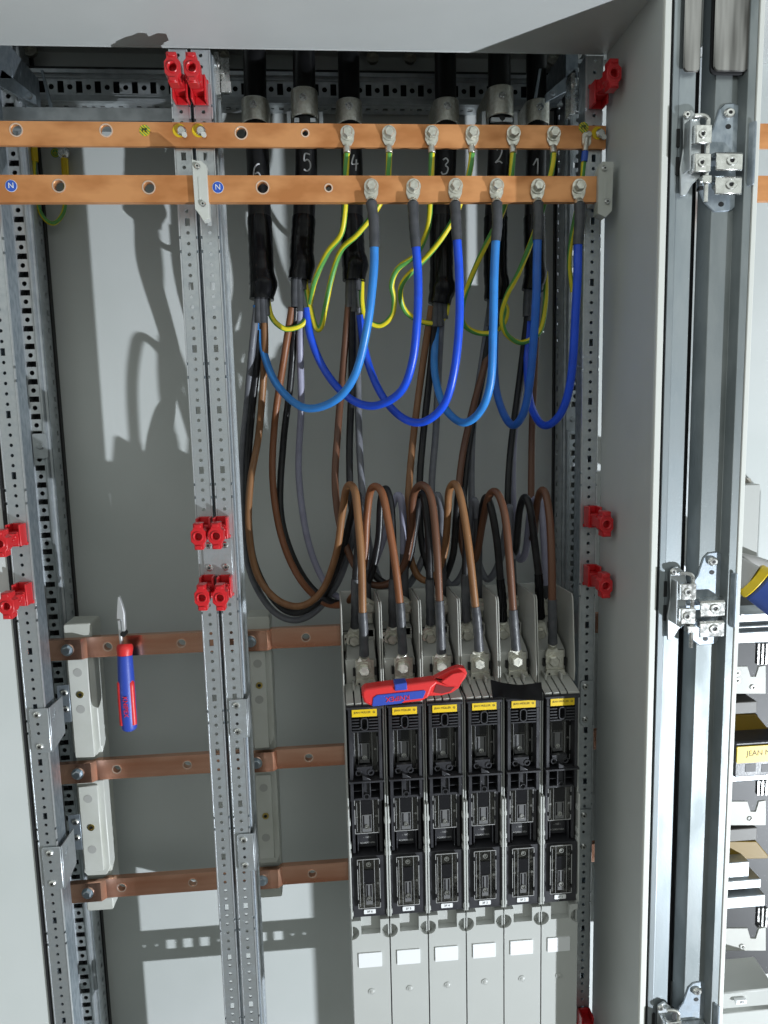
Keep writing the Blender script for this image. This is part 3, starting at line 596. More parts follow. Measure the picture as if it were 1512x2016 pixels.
# ---------------------------------------------------------------- lugs
def lug_meshes(t, O, c, tail, y, r=6.6, w=8.3, boltr=6.3, big=True):
    """flat palm at c (front face at y), crimp tube running to tail"""
    d = V3((tail.x-c.x, 0, tail.z-c.z)).normalized(); pr = V3((-d.z, 0, d.x)); L = (V3((tail.x, 0, tail.z))-V3((c.x, 0, c.z))).length
    m = MB(O); out = []
    for i in range(11):
        q = math.pi*i/10; out.append(V3((c.x, 0, c.z))-d*math.sin(q)*w+pr*math.cos(q)*w)
    e1 = V3((c.x, 0, c.z))+d*(w*.95); e2 = V3((c.x, 0, c.z))+d*(w*1.7)
    poly = out+[e1-pr*w*.98, e2-pr*r*.85, e2+pr*r*.85, e1+pr*w*.98]
    vs = [V3((p.x, y, p.z)) for p in poly]+[V3((p.x, y+2.4, p.z)) for p in poly]; n = len(poly)
    m.add(vs, [tuple(range(n)), tuple(range(2*n-1, n-1, -1))]+[(i, i+n, (i+1) % n+n, (i+1) % n) for i in range(n)])
    a = V3((e2.x, y+1.2, e2.z)); tl = V3(tail); m.tube([a-d*1, a+d*2, a+(tl-a)*.55, tl], [r*.55, r*.74, r*.8, r*.8], 14)
    m.build('cable_lug', TIN, t, bevel=.3)
    m = MB(O); m.hexbolt((c.x, y, c.z), boltr, 7.5, ph=random.random()); m.build('bolt', TIN, t)
def conductor(name, cat, label, P, r, material, c=None, y=None, sleeve=None, group=None, two=None, lugr=6.6, smat=None, boltr=6.3, w=8.3, k=8, n=12, loop=False):
    """P: list of (px, py, Y). sleeve: last count of control points that are covered by the shrink sleeve"""
    P = [(u, v, (Y if Y > 150 else min(Y, 70)) if v <= 660 else (min(Y, 70+(v-660)*.4))) for u, v, Y in P]
    if loop: P = [(u, v, Y+min(60, max(0, (v-700)*.4))*(1 if u < 640 else max(0, (700-u)/60))) for u, v, Y in P]
    W = pts(P); O = tuple(W[0]); t = thing(name, label, cat, O, group)
    if sleeve:
        a = W[:-sleeve]; b = W[-sleeve-1:]
        full = spline(W, k); cut = k*(len(W)-1-sleeve)
        m = MB(O); m.tube(full[:cut+2], r, n); m.build('insulation', material, t)
        m = MB(O); q = full[cut:]; m.tube(q, [r*1.16]*2+[r*(1.2+.04*math.sin(i*1.7)) for i in range(len(q)-4)]+[r*1.28]*2, 14); m.build('shrink_sleeve', smat or SHRINK, t)
    else:
        m = MB(O); m.tube(spline(W, k), r, n, two=two, twist=.018 if two else 0); m.build('insulation', material, t)
    if c is not None: lug_meshes(t, O, V3(c), W[-1], y, lugr, w, boltr)
    return t
NY = -43.0
nl = {6: (731, 367), 5: (814, 367), 4: (897, 366), 3: (978, 366), 2: (1059, 367), 1: (1140, 367)}
nlab = {6: 'first', 5: 'second', 4: 'third', 3: 'fourth', 2: 'fifth', 1: 'sixth'}
blue = {6: [(505, 600, 92), (518, 688, 80), (545, 757, 62), (597, 802, 34), (655, 791, 8), (697, 742, -15), (722, 650, -36), (735, 545, -47), (737, 487, -49), (736, 440, -49), (731, 398, -47)],
        5: [(603, 606, 92), (612, 665, 85), (640, 730, 66), (685, 782, 38), (735, 799, 15), (787, 773, -12), (812, 712, -32), (822, 620, -46), (823, 545, -49), (819, 487, -50), (815, 440, -50), (813, 400, -47)],
        4: [(708, 620, 92), (722, 705, 75), (750, 775, 50), (790, 821, 25), (832, 831, 5), (872, 800, -16), (893, 738, -34), (904, 640, -46), (904, 540, -50), (900, 473, -50), (898, 440, -50), (896, 400, -47)],
        3: [(863, 600, 92), (856, 680, 80), (857, 742, 62), (876, 803, 35), (911, 832, 10), (945, 810, -12), (966, 752, -32), (971, 640, -46), (973, 540, -50), (976, 475, -50), (979, 440, -50), (978, 400, -47)],
        2: [(976, 600, 92), (974, 735, 70), (985, 798, 48), (1008, 837, 18), (1031, 812, -8), (1045, 735, -28), (1055, 600, -46), (1057, 530, -50), (1058, 473, -50), (1060, 440, -50), (1059, 400, -47)],
        1: [(1042, 582, 92), (1038, 700, 78), (1042, 782, 55), (1058, 826, 28), (1079, 837, 6), (1107, 808, -16), (1125, 738, -34), (1134, 600, -46), (1137, 540, -50), (1138, 482, -50), (1141, 440, -50), (1141, 402, -47)]}
bm_ = {6: BLUEL, 5: BLUED, 4: BLUED, 3: BLUEL, 2: BLUEX, 1: BLUED}
for k in (6, 5, 4, 3, 2, 1):
    conductor('blue_conductor', 'conductor', '%s blue core looping to the %s lug from left on lower bar' % ({6: 'light', 5: 'deep', 4: 'deep', 3: 'bright light', 2: 'mid', 1: 'dark'}[k], nlab[k]),
              blue[k], 5.2, bm_[k], c=at(*nl[k], NY), y=NY, sleeve=2 if k == 6 else 2, group='blue neutral cores')
pl = {6: (684, 262), 5: (766, 262), 4: (850, 262), 3: (930, 262), 2: (1011, 262), 1: (1090, 263)}
PY = -8.6
gy = {6: [(527, 592, 84), (534, 622, 84), (548, 640, 84), (568, 648, 90), (598, 636, 86), (610, 600, 70), (620, 552, 50), (645, 497, 30), (671, 462, 15), (679, 415, 4), (681, 345, -6), (683, 302, -10)],
      5: [(600, 552, 78), (610, 602, 76), (622, 645, 74), (632, 644, 72), (640, 608, 66), (654, 542, 52), (672, 492, 36), (704, 461, 20), (738, 417, 8), (762, 370, -2), (765, 335, -8), (766, 302, -10)],
      4: [(712, 555, 84), (713, 600, 84), (722, 630, 80), (748, 641, 70), (771, 622, 62), (776, 590, 54), (771, 560, 46), (784, 528, 36), (820, 500, 22), (842, 450, 8), (847, 395, -2), (849, 345, -8), (850, 302, -10)],
      3: [(881, 600, 84), (877, 622, 84), (858, 636, 84), (826, 632, 76), (798, 612, 66), (788, 580, 56), (797, 550, 46), (838, 508, 32), (870, 468, 18), (898, 420, 6), (918, 365, -4), (926, 330, -9), (929, 302, -10)],
      2: [(987, 588, 84), (998, 610, 84), (991, 638, 84), (968, 655, 80), (936, 654, 72), (912, 636, 62), (911, 598, 52), (927, 548, 40), (955, 485, 22), (988, 420, 6), (1004, 365, -4), (1008, 330, -9), (1010, 302, -10)],
      1: [(1074, 535, 84), (1074, 595, 84), (1065, 648, 84), (1045, 668, 82), (1020, 674, 74), (995, 655, 64), (988, 622, 56), (998, 582, 46), (1022, 535, 32), (1048, 470, 16), (1070, 405, 4), (1083, 350, -6), (1088, 325, -9), (1090, 302, -10)]}
for k in (6, 5, 4, 3, 2, 1):
    conductor('earth_conductor', 'earth wire', 'green and yellow core rising to the %s lug from left on upper bar' % nlab[k],
              gy[k], 3.6, [YEL, GRN], c=at(*pl[k], PY), y=PY, group='green and yellow earth cores', two=(0, 1), lugr=5.6, boltr=6.3, w=8.1)
# small bonding wires
t = conductor('bonding_wire', 'earth wire', 'short earth wire with blue sleeve hanging from the right end of the upper bar', [(1127, 575, 20), (1121, 515, 15), (1128, 450, 8), (1144, 370, -4), (1149, 320, -10), (1150, 305, -11)], 3, [YEL, GRN], two=(0, 1))
O = tuple(at(1127, 575, 20)); m = MB(O); a, b = at(1150, 318, -11), at(1152, 298, -12); m.cyl(a, b, 4.2, 14); m.build('crimp_sleeve', BLUS, t)
m = MB(O); c = at(1155, 272, -9); m.cyl(b, c, 3.2, 12); m.prism(rrect(c.x-5.5, c.x+5.5, c.z-9, c.z+7, 4), 'y', -9.5, -6.5); m.screw((c.x+2, -9.5, c.z+4), 4, 3); m.build('ring_lug', TIN, t, bevel=.4)
t = conductor('bonding_wire', 'earth wire', 'thin earth wire looped behind the copper bars beside the left rear rail', [(67, 292, 185), (68, 350, 186), (78, 415, 190), (103, 440, 195), (124, 420, 200), (129, 380, 205), (129, 345, 206)], 3.1, [YEL, GRN], two=(0, 1))
O = tuple(at(67, 292, 185)); m = MB(O); m.cyl(at(129, 348, 205), at(127, 312, 205), 5, 14); m.cyl(at(66, 285, 186), at(68, 318, 186), 5, 14); m.each('crimp_sleeve', YLW, t)
m = MB(O); c = at(126, 302, 206); m.hexbolt(c, 6, 7); m.build('bolt', STEEL, t)
c = at(109, 301, YW-.4); t = thing('earth_sticker', 'small round green earth symbol sticker on the wall behind the copper bars', 'sticker', c); m = MB(c); m.cyl(c, c-V3((0, .3, 0)), 6.5, 24); m.build('disc', GRN, t)
m = MB(c); m.ring(c-V3((0, .4, 0)), (0, -1, 0), 5.4, 4.6, .2); m.box(c.x-3, c.x+3, c.y-.7, c.y-.5, c.z-.6, c.z+.2); m.box(c.x-2, c.x+2, c.y-.7, c.y-.5, c.z-2.2, c.z-1.5); m.box(c.x-.4, c.x+.4, c.y-.7, c.y-.5, c.z+.2, c.z+3.4); m.build('symbol', YEL, t)
# ---------------------------------------------------------------- phase cores down to the fuse strips
ph = {
 (6, 'grey'): ([(506, 600, 95), (497, 680, 88), (486, 800, 72), (477, 900, 60), (479, 1010, 52), (491, 1120, 50), (530, 1195, 50), (577, 1221, 50), (622, 1203, 50), (664, 1148, 50), (692, 1070, 50), (706, 1000, 48), (712, 985, 40), (722, 1030, 36), (722, 1120, 34), (723, 1190, 34)], GRYD),
 (6, 'black'): ([(513, 600, 95), (508, 700, 85), (497, 800, 66), (489, 900, 52), (488, 1000, 42), (500, 1105, 38), (540, 1182, 36), (584, 1207, 34), (632, 1178, 32), (668, 1105, 28), (690, 1020, 20), (701, 975, 6), (706, 990, -8), (704, 1080, -12), (700, 1140, -12), (700, 1190, -12), (699, 1235, -8)], BLK),
 (6, 'brown'): ([(519, 600, 95), (521, 700, 80), (510, 850, 50), (493, 950, 36), (490, 1045, 26), (506, 1130, 20), (545, 1180, 16), (592, 1193, 12), (634, 1163, 8), (662, 1090, 2), (673, 1015, -8), (683, 960, -20), (698, 965, -34), (706, 1030, -44), (712, 1110, -50), (714, 1205, -50), (716, 1240, -48), (717, 1290, -44)], BRNL),
 (5, 'grey'): ([(591, 605, 95), (591, 700, 88), (593, 800, 80), (588, 930, 68), (603, 1050, 60), (630, 1130, 56), (668, 1176, 54), (716, 1150, 54), (752, 1070, 52), (771, 1000, 46), (785, 975, 40), (793, 1010, 36), (795, 1090, 35), (797, 1190, 35)], GRYW),
 (5, 'black'): ([(582, 605, 95), (572, 750, 84), (558, 870, 66), (552, 1000, 54), (574, 1090, 46), (616, 1160, 42), (672, 1188, 38), (722, 1150, 34), (744, 1070, 28), (750, 985, 16), (760, 963, 0), (770, 1000, -10), (774, 1090, -12), (774, 1140, -12), (773, 1190, -12), (774, 1232, -8)], BLK),
 (5, 'brown'): ([(575, 605, 95), (560, 700, 84), (541, 830, 66), (537, 950, 52), (555, 1060, 42), (592, 1142, 36), (642, 1188, 32), (690, 1180, 26), (716, 1110, 16), (722, 1020, 2), (731, 963, -16), (751, 968, -34), (765, 1030, -44), (778, 1110, -50), (787, 1186, -50), (790, 1230, -48), (793, 1285, -44)], BRNO),
 (4, 'grey'): ([(703, 605, 95), (704, 720, 88), (706, 830, 80), (712, 950, 70), (724, 1060, 62), (752, 1150, 58), (796, 1160, 56), (836, 1090, 52), (852, 1000, 44), (862, 975, 38), (869, 1010, 35), (870, 1100, 35), (871, 1190, 35)], GRYD),
 (4, 'black'): ([(694, 600, 95), (692, 760, 84), (688, 900, 68), (694, 1010, 58), (722, 1110, 50), (766, 1150, 44), (802, 1110, 38), (818, 1030, 24), (826, 975, 6), (836, 985, -8), (844, 1060, -12), (846, 1140, -12), (847, 1190, -12), (848, 1228, -8)], BLK),
 (4, 'brown'): ([(686, 600, 95), (676, 720, 84), (665, 850, 70), (660, 960, 60), (676, 1060, 50), (716, 1140, 44), (762, 1150, 38), (796, 1110, 30), (810, 1040, 14), (814, 975, -10), (832, 955, -28), (850, 985, -40), (860, 1080, -50), (865, 1182, -50), (867, 1230, -48), (869, 1285, -44)], BRN),
 (3, 'grey'): ([(870, 605, 95), (864, 720, 88), (858, 850, 80), (850, 960, 72), (856, 1070, 64), (884, 1150, 60), (914, 1120, 56), (925, 1030, 48), (932, 985, 40), (940, 1020, 36), (942, 1190, 35)], GRYD),
 (3, 'black'): ([(860, 605, 95), (846, 740, 84), (832, 870, 70), (826, 970, 60), (832, 1080, 52), (862, 1150, 46), (890, 1100, 38), (898, 1020, 24), (904, 965, 6), (912, 985, -6), (918, 1060, -12), (916, 1130, -12), (917, 1180, -12), (918, 1222, -8)], BLK),
 (3, 'brown'): ([(850, 602, 95), (832, 720, 84), (815, 850, 70), (805, 960, 58), (802, 1060, 48), (820, 1130, 42), (852, 1140, 36), (874, 1090, 26), (881, 1020, 8), (884, 968, -14), (896, 953, -28), (908, 985, -40), (922, 1070, -50), (936, 1194, -50), (940, 1230, -48), (943, 1280, -44)], BRNL),
 (2, 'grey'): ([(965, 605, 95), (948, 720, 88), (932, 830, 80), (928, 950, 72), (934, 1070, 64), (958, 1140, 60), (985, 1100, 54), (1000, 1010, 44), (1004, 1010, 38), (1008, 1100, 35), (1010, 1190, 35)], GRYD),
 (2, 'black'): ([(972, 605, 95), (950, 740, 84), (926, 860, 70), (914, 960, 60), (910, 1060, 52), (926, 1120, 44), (944, 1060, 34), (950, 1000, 18), (958, 979, 2), (968, 1005, -8), (979, 1070, -12), (985, 1140, -12), (989, 1180, -12), (990, 1222, -8)], BLK),
 (2, 'brown'): ([(979, 605, 95), (962, 690, 84), (932, 800, 70), (910, 900, 60), (902, 1000, 50), (914, 1090, 42), (936, 1100, 32), (950, 1030, 14), (962, 978, -8), (978, 970, -24), (993, 1010, -38), (1002, 1090, -48), (1010, 1200, -50), (1013, 1240, -48), (1016, 1278, -44)], BRN),
 (1, 'grey'): ([(1050, 585, 95), (1030, 720, 88), (1012, 860, 80), (1010, 980, 72), (1018, 1090, 62), (1034, 1090, 52), (1044, 1010, 40), (1055, 982, 24), (1066, 1000, 14), (1072, 1080, 10), (1074, 1150, 20), (1078, 1195, 30)], GRYW),
 (1, 'black'): ([(1043, 585, 95), (1024, 740, 84), (1006, 880, 70), (1000, 980, 60), (1004, 1080, 48), (1016, 1080, 32), (1022, 1010, 16), (1033, 979, 0), (1044, 1005, -10), (1054, 1080, -12), (1060, 1130, -12), (1062, 1170, -12), (1064, 1216, -8)], BLK),
 (1, 'brown'): ([(1058, 585, 95), (1054, 700, 84), (1048, 830, 70), (1046, 950, 60), (1046, 1050, 48), (1052, 1050, 30), (1056, 1000, 10), (1064, 968, -10), (1074, 972, -24), (1082, 1020, -38), (1086, 1100, -48), (1087, 1180, -50), (1088, 1225, -48), (1088, 1266, -44)], BRN)}
ub = {6: (697, 1260), 5: (772, 1257), 4: (847, 1255), 3: (919, 1249), 2: (989, 1247), 1: (1062, 1247)}
lb = {6: (717, 1319), 5: (793, 1313), 4: (869, 1311), 3: (943, 1305), 2: (1017, 1300), 1: (1089, 1300)}
tb = {6: (727, 1195), 5: (800, 1195), 4: (874, 1195), 3: (945, 1192), 2: (1012, 1185), 1: (1082, 1180)}
sn = {6: 'first', 5: 'second', 4: 'third', 3: 'fourth', 2: 'fifth', 1: 'sixth'}
for (k, cname), (P, mt) in ph.items():
    if cname == 'brown': c, y, sl = at(*lb[k], -41), -41, 2
    elif cname == 'black': c, y, sl = at(*ub[k], -5), -5, 2
    else: c, y, sl = at(*tb[k], 26), 26, 1
    word = {'brown': 'front', 'black': 'middle', 'grey': 'rear'}[cname]
    conductor('phase_conductor', 'conductor', '%s core arching over to the %s terminal of the %s fuse strip from the left' % (cname, word, sn[k]),
              P, 4.9, mt, c=c, y=y, sleeve=sl, group='%s phase cores' % cname, lugr=7.4, boltr=7.6, w=9.6, smat=TAPE if (cname == 'black' and k in (2, 1)) else SHRINK, loop=k in (6, 5))
# ---------------------------------------------------------------- fuse strips
SX, SPI, ZSB = 164.5, 49.6, -1165
def strip_proto():
    O = (0, 0, ZSB); t = thing('fuse_strip', 'x', 'fuse strip', (0, 0, ZSB), 'vertical fuse strips side by side')
    W = 49.2
    m = MB(O); m.box(.5, W, 36, 42, -1165, -548); m.box(.6, 2.2, -76, 36, -1165, -662); m.box(W-2, W-.2, -76, 36, -1165, -662)
    for z in (-815, -846, -858, -938): m.box(-.1, 3.6, -82, -74, z-4, z+2); m.box(W-3.6, W+.1, -82, -74, z-4, z+2)
    m.box(.4, 2.4, -83, -76.1, -945, -796); m.box(W-2.4, W-.2, -83, -76.1, -945, -796)
    m.build('base', GPLL, t, bevel=.4)
    m = MB(O); bp = [(38, -547), (0, -545), (-46, -543), (-50, -548), (-60, -640), (-58, -655), (38, -655)]
    m.prism(bp, 'x', .3, 1.7); m.build('barrier', GPL, t, bevel=.3)
    m = MB(O); m.prism(bp, 'x', W-1.9, W-.5); m.build('barrier', GPL, t, bevel=.3)
    # terminal blocks, stepped towards the viewer
    m = MB(O)
    m.box(28, 45, 24, 36, -604, -566); m.box(2.5, 45.5, 2, 36, -660, -592); m.box(4.5, 44, -34, 2, -656, -621); m.prism([(-34, -621), (2, -606), (2, -621)], 'x', 6, 44)
    m.box(30, 44, 2, 24, -603, -592.1); m.build('terminal_block', GPL, t, bevel=1)
    m = MB(O); m.box(4, 23.5, -2.5, 1.9, -620, -596); m.box(17, 41, -38, -34.1, -655, -620); m.box(30, 44, 21, 23.9, -590, -566); m.prism([(18, -645), (41, -645), (46, -658), (13, -658)], 'y', -40.3, -38.1); m.each('contact_plate', TIN, t, bevel=.5)
    m = MB(O)
    for x, z in ((6.5, -603), (20, -614)): m.cyl((x, -2.7, z), (x, -2.45, z), 1.6, 12)
    for x, z in ((15, -636), (43, -636)): m.box(x-1.4, x+1.4, -38.4, -34, z-5, z+5)
    m.cyl((21, -40.6, -651), (21, -40.2, -651), 1.5, 12); m.box(2.6, 18, 1.7, 1.95, -594, -592.6); m.box(2.3, 4.2, -30, 0, -655, -620); m.each('slot', BPLD, t)
    # sloped shelf under the terminals
    m = MB(O)
    for a, b in ((3, 12), (13.8, 21.5), (23.3, 31), (32.8, 47)): m.prism([(-34, -652), (-80, -660), (-80, -664), (-34, -660)], 'x', a, b)
    m.box(3, 47, -34, 10, -664, -656); m.box(12, 15, -50, -34, -656, -648); m.box(33, 36, -50, -34, -656, -648); m.build('shelf', GPL, t, bevel=.5)
    # black fuse carriers
    c = MB(O); c.box(3.2, 46.4, -50, 0, -945, -664)
    c.prism([(-70, -659), (-84, -664), (-84, -667), (-50, -667)], 'x', 2.6, 47)
    c.box(4.6, 45, -82, -50.1, -677.5, -667.1)
    c.box(4.6, 8.6, -82, -50.1, -787, -677.6); c.box(41.2, 45, -82, -50.1, -787, -677.6)
    for i in range(4):
        z = -680.5-i*3.9; c.box(8.7, 19, -82, -74, z-1.3, z+.6); c.box(29.5, 41.1, -82, -74, z-1.3, z+.6)
    c.box(8.7, 41.1, -72, -60, -694, -677.6);
    ov = rrect(19.6, 28.9, -694.5, -677.8, 4.2, 6); oi = rrect(21.1, 27.4, -693, -679.3, 2.9, 6); n = len(ov)
    vs = [(x, -84, z) for x, z in ov]+[(x, -84, z) for x, z in oi]+[(x, -76, z) for x, z in oi]+[(x, -74, z) for x, z in ov]
    c.add(vs, [(a*n+i, a*n+(i+1) % n, (a+1) % 4*n+(i+1) % n, (a+1) % 4*n+i) for a in range(4) for i in range(n)])
    c.box(8.7, 41.1, -82, -74, -697, -695)
    # side wings catch the lamp
    c.prism([(8.7, -56), (8.7, -80), (13, -60)], 'z', -757, -697.2)
    # claw
    c.prism([(13, -744), (33, -744), (32, -751), (29, -752), (28, -756), (18, -756), (17, -752), (14, -751)], 'y', -78, -72)
    for x in (15.5, 30.5): c.ring((x, -70, -751.5), (0, -1, 0), 4.2, 2.6, 9, 14)
    c.box(2.9, 46.8, -85, -72, -762, -759.5); c.prism([(20, -759), (31, -759), (20, -752)], 'y', -84, -76)
    c.box(8.7, 41.1, -80, -60, -787, -784); c.box(8.7, 41.1, -78, -62, -776, -775)
    for x in (19, 28.4): c.box(x, x+1.6, -81, -60, -784, -763)
    c.box(20.7, 28.3, -78, -60, -784, -763)
    c.ring((24.5, -60, -782), (0, -1, 0), 3.8, 2.6, 21, 14)
    c.box(5.5, 9, -76, -50.1, -860, -787.1); c.box(39.5, 43.5, -76, -50.1, -860, -787.1)
    c.box(11.5, 13, -74, -50.1, -862, -834); c.box(36, 37.5, -74, -50.1, -862, -834); c.box(13.1, 35.9, -66, -50.1, -858, -836)
    c.box(3.2, 46.4, -80, -50.1, -945, -862)
    c.build('fuse_carrier', BPL, t, bevel=.35)
    # clear covers with moulded ribs
    def cover(x0, x1, z0, z1, y, win, plate, screws, rnd=2.5):
        q = MB(O); q.prism(rrect(x0, x1, z0, z1, rnd), 'y', y-3, y-1.8); w_ = q.build('clear_cover', COVR, t)
        q = MB(O)
        def fr(a, b, c0, d, th, yy, h):
            q.box(a, a+th, yy-h, yy, c0, d); q.box(b-th, b, yy-h, yy, c0, d); q.box(a, b, yy-h, yy, d-th, d); q.box(a, b, yy-h, yy, c0, c0+th)
        fr(x0, x1, z0, z1, .7, y-3.05, .9)
        for x in (x0+7.2, x1-7.2): q.box(x, x+.45, y-3.7, y-3.05, z0+1, z1-1)
        q.box(x0+2.6, x0+3.1, y-3.5, y-3.05, z0+3, z1-4)
        q.build('cover_rib', CRIB, w_, bevel=.15)
        a, b, c0, d = plate; q = MB(O); q.box(a, b, y-3.8, y-3.05, c0, d); q.build('contact_window', CWIN, w_, bevel=.2)
        q = MB(O)
        if plate: a, b, c0, d = plate; q.box(a+1, a+2.8, y-4, y-3.85, c0+5, d-1); q.box(b-2.8, b-1, y-4, y-3.85, c0+5, d-1)
        if win: a, b, c0, d = win; q.box(a, b, y-3.35, y-3.06, c0, d)
        for (x, z) in ((x0+.3, z0+10), (x1-.3, z0+10), (x0+.3, z1-10), (x1-.3, z1-10)): q.box(x-1, x+1, y-4.4, y-3, z-2.5, z+2.5)
        q.build('dark_window', BPLG, w_)
        q = MB(O)
        for x, z in screws: q.ring((x, y-3.9, z), (0, -1, 0), 3.1, 2.1, 1.1, 16); q.cyl((x, y-3.9, z), (x, y-4.3, z), 1.5, 6)
        q.each('cover_screw', STEEL, w_)
        for x in (x0+3, x1-3): q = MB(O); q.ring((x, y-3.1, (z0+z1)/2), (0, -1, 0), 1.3, .7, .6, 10); q.build('rivet', STEEL, w_)
    cover(9, 40.8, -757, -698, -62, (16.5, 31, -717, -700), (17.5, 30.5, -745, -719), [(24.3, -738)], 1)
    cover(9, 39.5, -834, -788.5, -72, (17.3, 31, -808, -790), (18.3, 30.2, -832, -809), [(24.3, -825)], 1.5)
    cover(10, 38.6, -931, -864, -80, (17, 31, -897, -879), (20, 28.5, -926, -898), [(24.4, -870.5), (24.4, -917)], 3)
    # lower pale cover with thumb recesses and pocket
    q = MB(O); arcR = [(W-.4+9.6*math.cos(a), -967.5+9.6*math.sin(a)) for a in [math.radians(270-18*i) for i in range(11)]]
    arcL = [(.8+9.6*math.cos(a), -967.5+9.6*math.sin(a)) for a in [math.radians(90-18*i) for i in range(11)]]
    q.prism([(.8, -1165), (W-.4, -1165)]+arcR+[(W-.4, -951), (37.6, -951), (37.6, -970), (13, -970), (13, -951), (.8, -951)]+arcL, 'y', -79, -70)
    q.box(2.4, W-2.2, -69.9, -20, -1165, -946.1)
    q.build('lower_cover', GPLL, t)
    q = MB(O); q.prism(rrect(8.5, 38.5, -1016, -996, .8), 'y', -80.4, -79.1); q.build('writing_label', WHT, t)
    q = MB(O); q.ring((24.5, -79.05, -1052), (0, -1, 0), 4.6, 3.4, .7, 20); q.screw((24.5, -79.05, -1052), 3.2, 1.2, m=0, md=1); q.build('cover_screw', [GPLL, GPL], t)
    y = MB(O); y.box(9.2, 39.8, -83.3, -82.05, -676.5, -665.5); lab = y.build('maker_label', YLW, t, bevel=.2)
    text('JEAN MÜLLER', 3.5, 'label_text', INK, lab, (22, -83.5, -671), O, sx=.98, ext=.05)
    y = MB(O); y.ring((36.3, -83.35, -671), (0, -1, 0), 1.5, 1.1, .12, 14); y.box(35.6, 37, -83.5, -83.35, -671.4, -670.8); y.build('label_symbol', INK, lab)
    y = MB(O); y.prism(rrect(17, 32, -940.5, -934.5, 1), 'y', -81.2, -80.05); y.build('number_label', WHT, t)
    text('- 160 -', 3.6, 'moulded_text', CRIB, t, (24.5, -66.2, -845), O, ext=.12); text('AC690V/160A', 3.2, 'moulded_text', CRIB, t, (24.5, -66.2, -852.5), O, ext=.12)
    return t
CRIB = mat('rib_glint_plastic', (.46, .46, .46), .16, 0, spec=.8, coat=.6); CWIN = mat('dull_grey_window', (.20, .20, .205), .22, .3); BPLG = mat('glossy_black_plastic', (.010, .010, .012), .12, 0, spec=.6)  # CRIB is lightened so the cover ribs carry painted glints
SP = strip_proto()
for i in range(6):
    lab = '%s black and grey fuse strip%s' % (['leftmost', 'second', 'third', 'fourth', 'fifth', 'rightmost'][i], ['', ' from the left', ' from the left', ' from the left', ' from the left', ', shaded by the side wall'][i])
    pass
    loc = (SX+i*SPI, 0, ZSB)
    if i == 0: s = SP; s.location = V3(loc)*S; s['label'] = lab
    else: s = dup(SP, loc, lab)
for i, s in enumerate([SP]+[o for o in col.objects if o.name.startswith('fuse_strip.')]):
    nl_ = [c for c in s.children if c.name.startswith('number_label')][0]
    text('3F %d' % (6-i), 4.2, 'label_text', BPLD, nl_, (24.5, -81.35, -937.6), (0, 0, ZSB), ext=.05)
# ---------------------------------------------------------------- tools and bits lying about
# sheath stripper: red body, blue inlay, open jaw
c = at(712, 1366, -98); c2 = at(850, 1352, -98); O = tuple(c); t = thing('cable_stripper', 'red and blue cable stripping tool lying open across the fuse strips', 'stripping tool', O)
ex = (c2-c).normalized(); ez = V3((0, 0, 1)); ez = (ez-ex*ez.dot(ex)).normalized(); ey = ex.cross(ez)*1.0
def LT(a, b, d): return c+ex*a+ez*b+ey*d
def lp(m, outline, y0, y1, mi=None):
    n = len(outline); vs = [LT(a, b, y0) for a, b in outline]+[LT(a, b, y1) for a, b in outline]; m.add(vs, [tuple(range(n)), tuple(range(2*n-1, n-1, -1))]+[(i, i+n, (i+1) % n+n, (i+1) % n) for i in range(n)], mi)
m = MB(O); lp(m, [(0, 0), (.5, 6), (4, 10), (30, 11), (60, 10.5), (88, 11.5), (92, 8), (84, 2), (79, -9), (70, -13), (12, -13.5), (2, -8)], -9, 10)
m.build('body', REDT, t, bevel=3, seg=3)
m = MB(O); lp(m, [(11, -11.5), (13, -2), (18, 1), (74, 1), (76, -1), (72, -9), (50, -9.5), (46, -12.5), (12, -12.8)], -9.8, -8.5) if False else lp(m, [(11, -11.5), (13, -2), (18, 1), (74, 1), (76, -1), (72, -9), (50, -9.5), (46, -12.5), (12, -12.8)], 9.6, 11)
m.build('inlay', BLUT, t, bevel=.5)
tt = text('KNIPEX', 8.5, 'inlay_text', REDT, t, (0, 0, 0), (0, 0, 0), ext=.3)
mtx = Matrix.Identity(4)
for i in range(3): mtx[i][0], mtx[i][1], mtx[i][2] = -ex[i], -ez[i], ey[i]
mtx.translation = (LT(42, -5.5, 11.2)-V3(O))*S; tt.matrix_local = mtx
m = MB(O); lp(m, [(39, 4), (39, 13), (54, 13), (54, 4)], -4, 12.5); m.build('slider', BLUT, t, bevel=1)
m = MB(O)       # hooked open jaw
lp(m, [(84, 4), (90, 11), (96, 9), (104, 2), (112, 1), (115, -3), (121, 3), (126, 9), (128, 14), (126, 20), (119, 22), (109, 20), (97, 15), (88, 11)], -8, 4)
lp(m, [(78, -10), (84, 3), (90, 8), (104, 1), (118, 1), (117, -4), (108, -9), (96, -11)], -9, 3)
lp(m, [(95, 8), (104, 2), (112, 1), (116, -1), (122, 8), (125, 14), (122, 18), (110, 17)], 4, 9)
m.build('jaw', REDT, t, bevel=1.6, seg=2)
m = MB(O); lp(m, [(86, -6), (90, 4), (103, -1), (112, -2), (106, -7), (96, -8.5)], 3.1, 3.6); m.build('jaw_recess_shade', mat('shaded_red_recess', (.16, .008, .008), .6), t)  # dark red patch painted as the shaded inside of the jaw
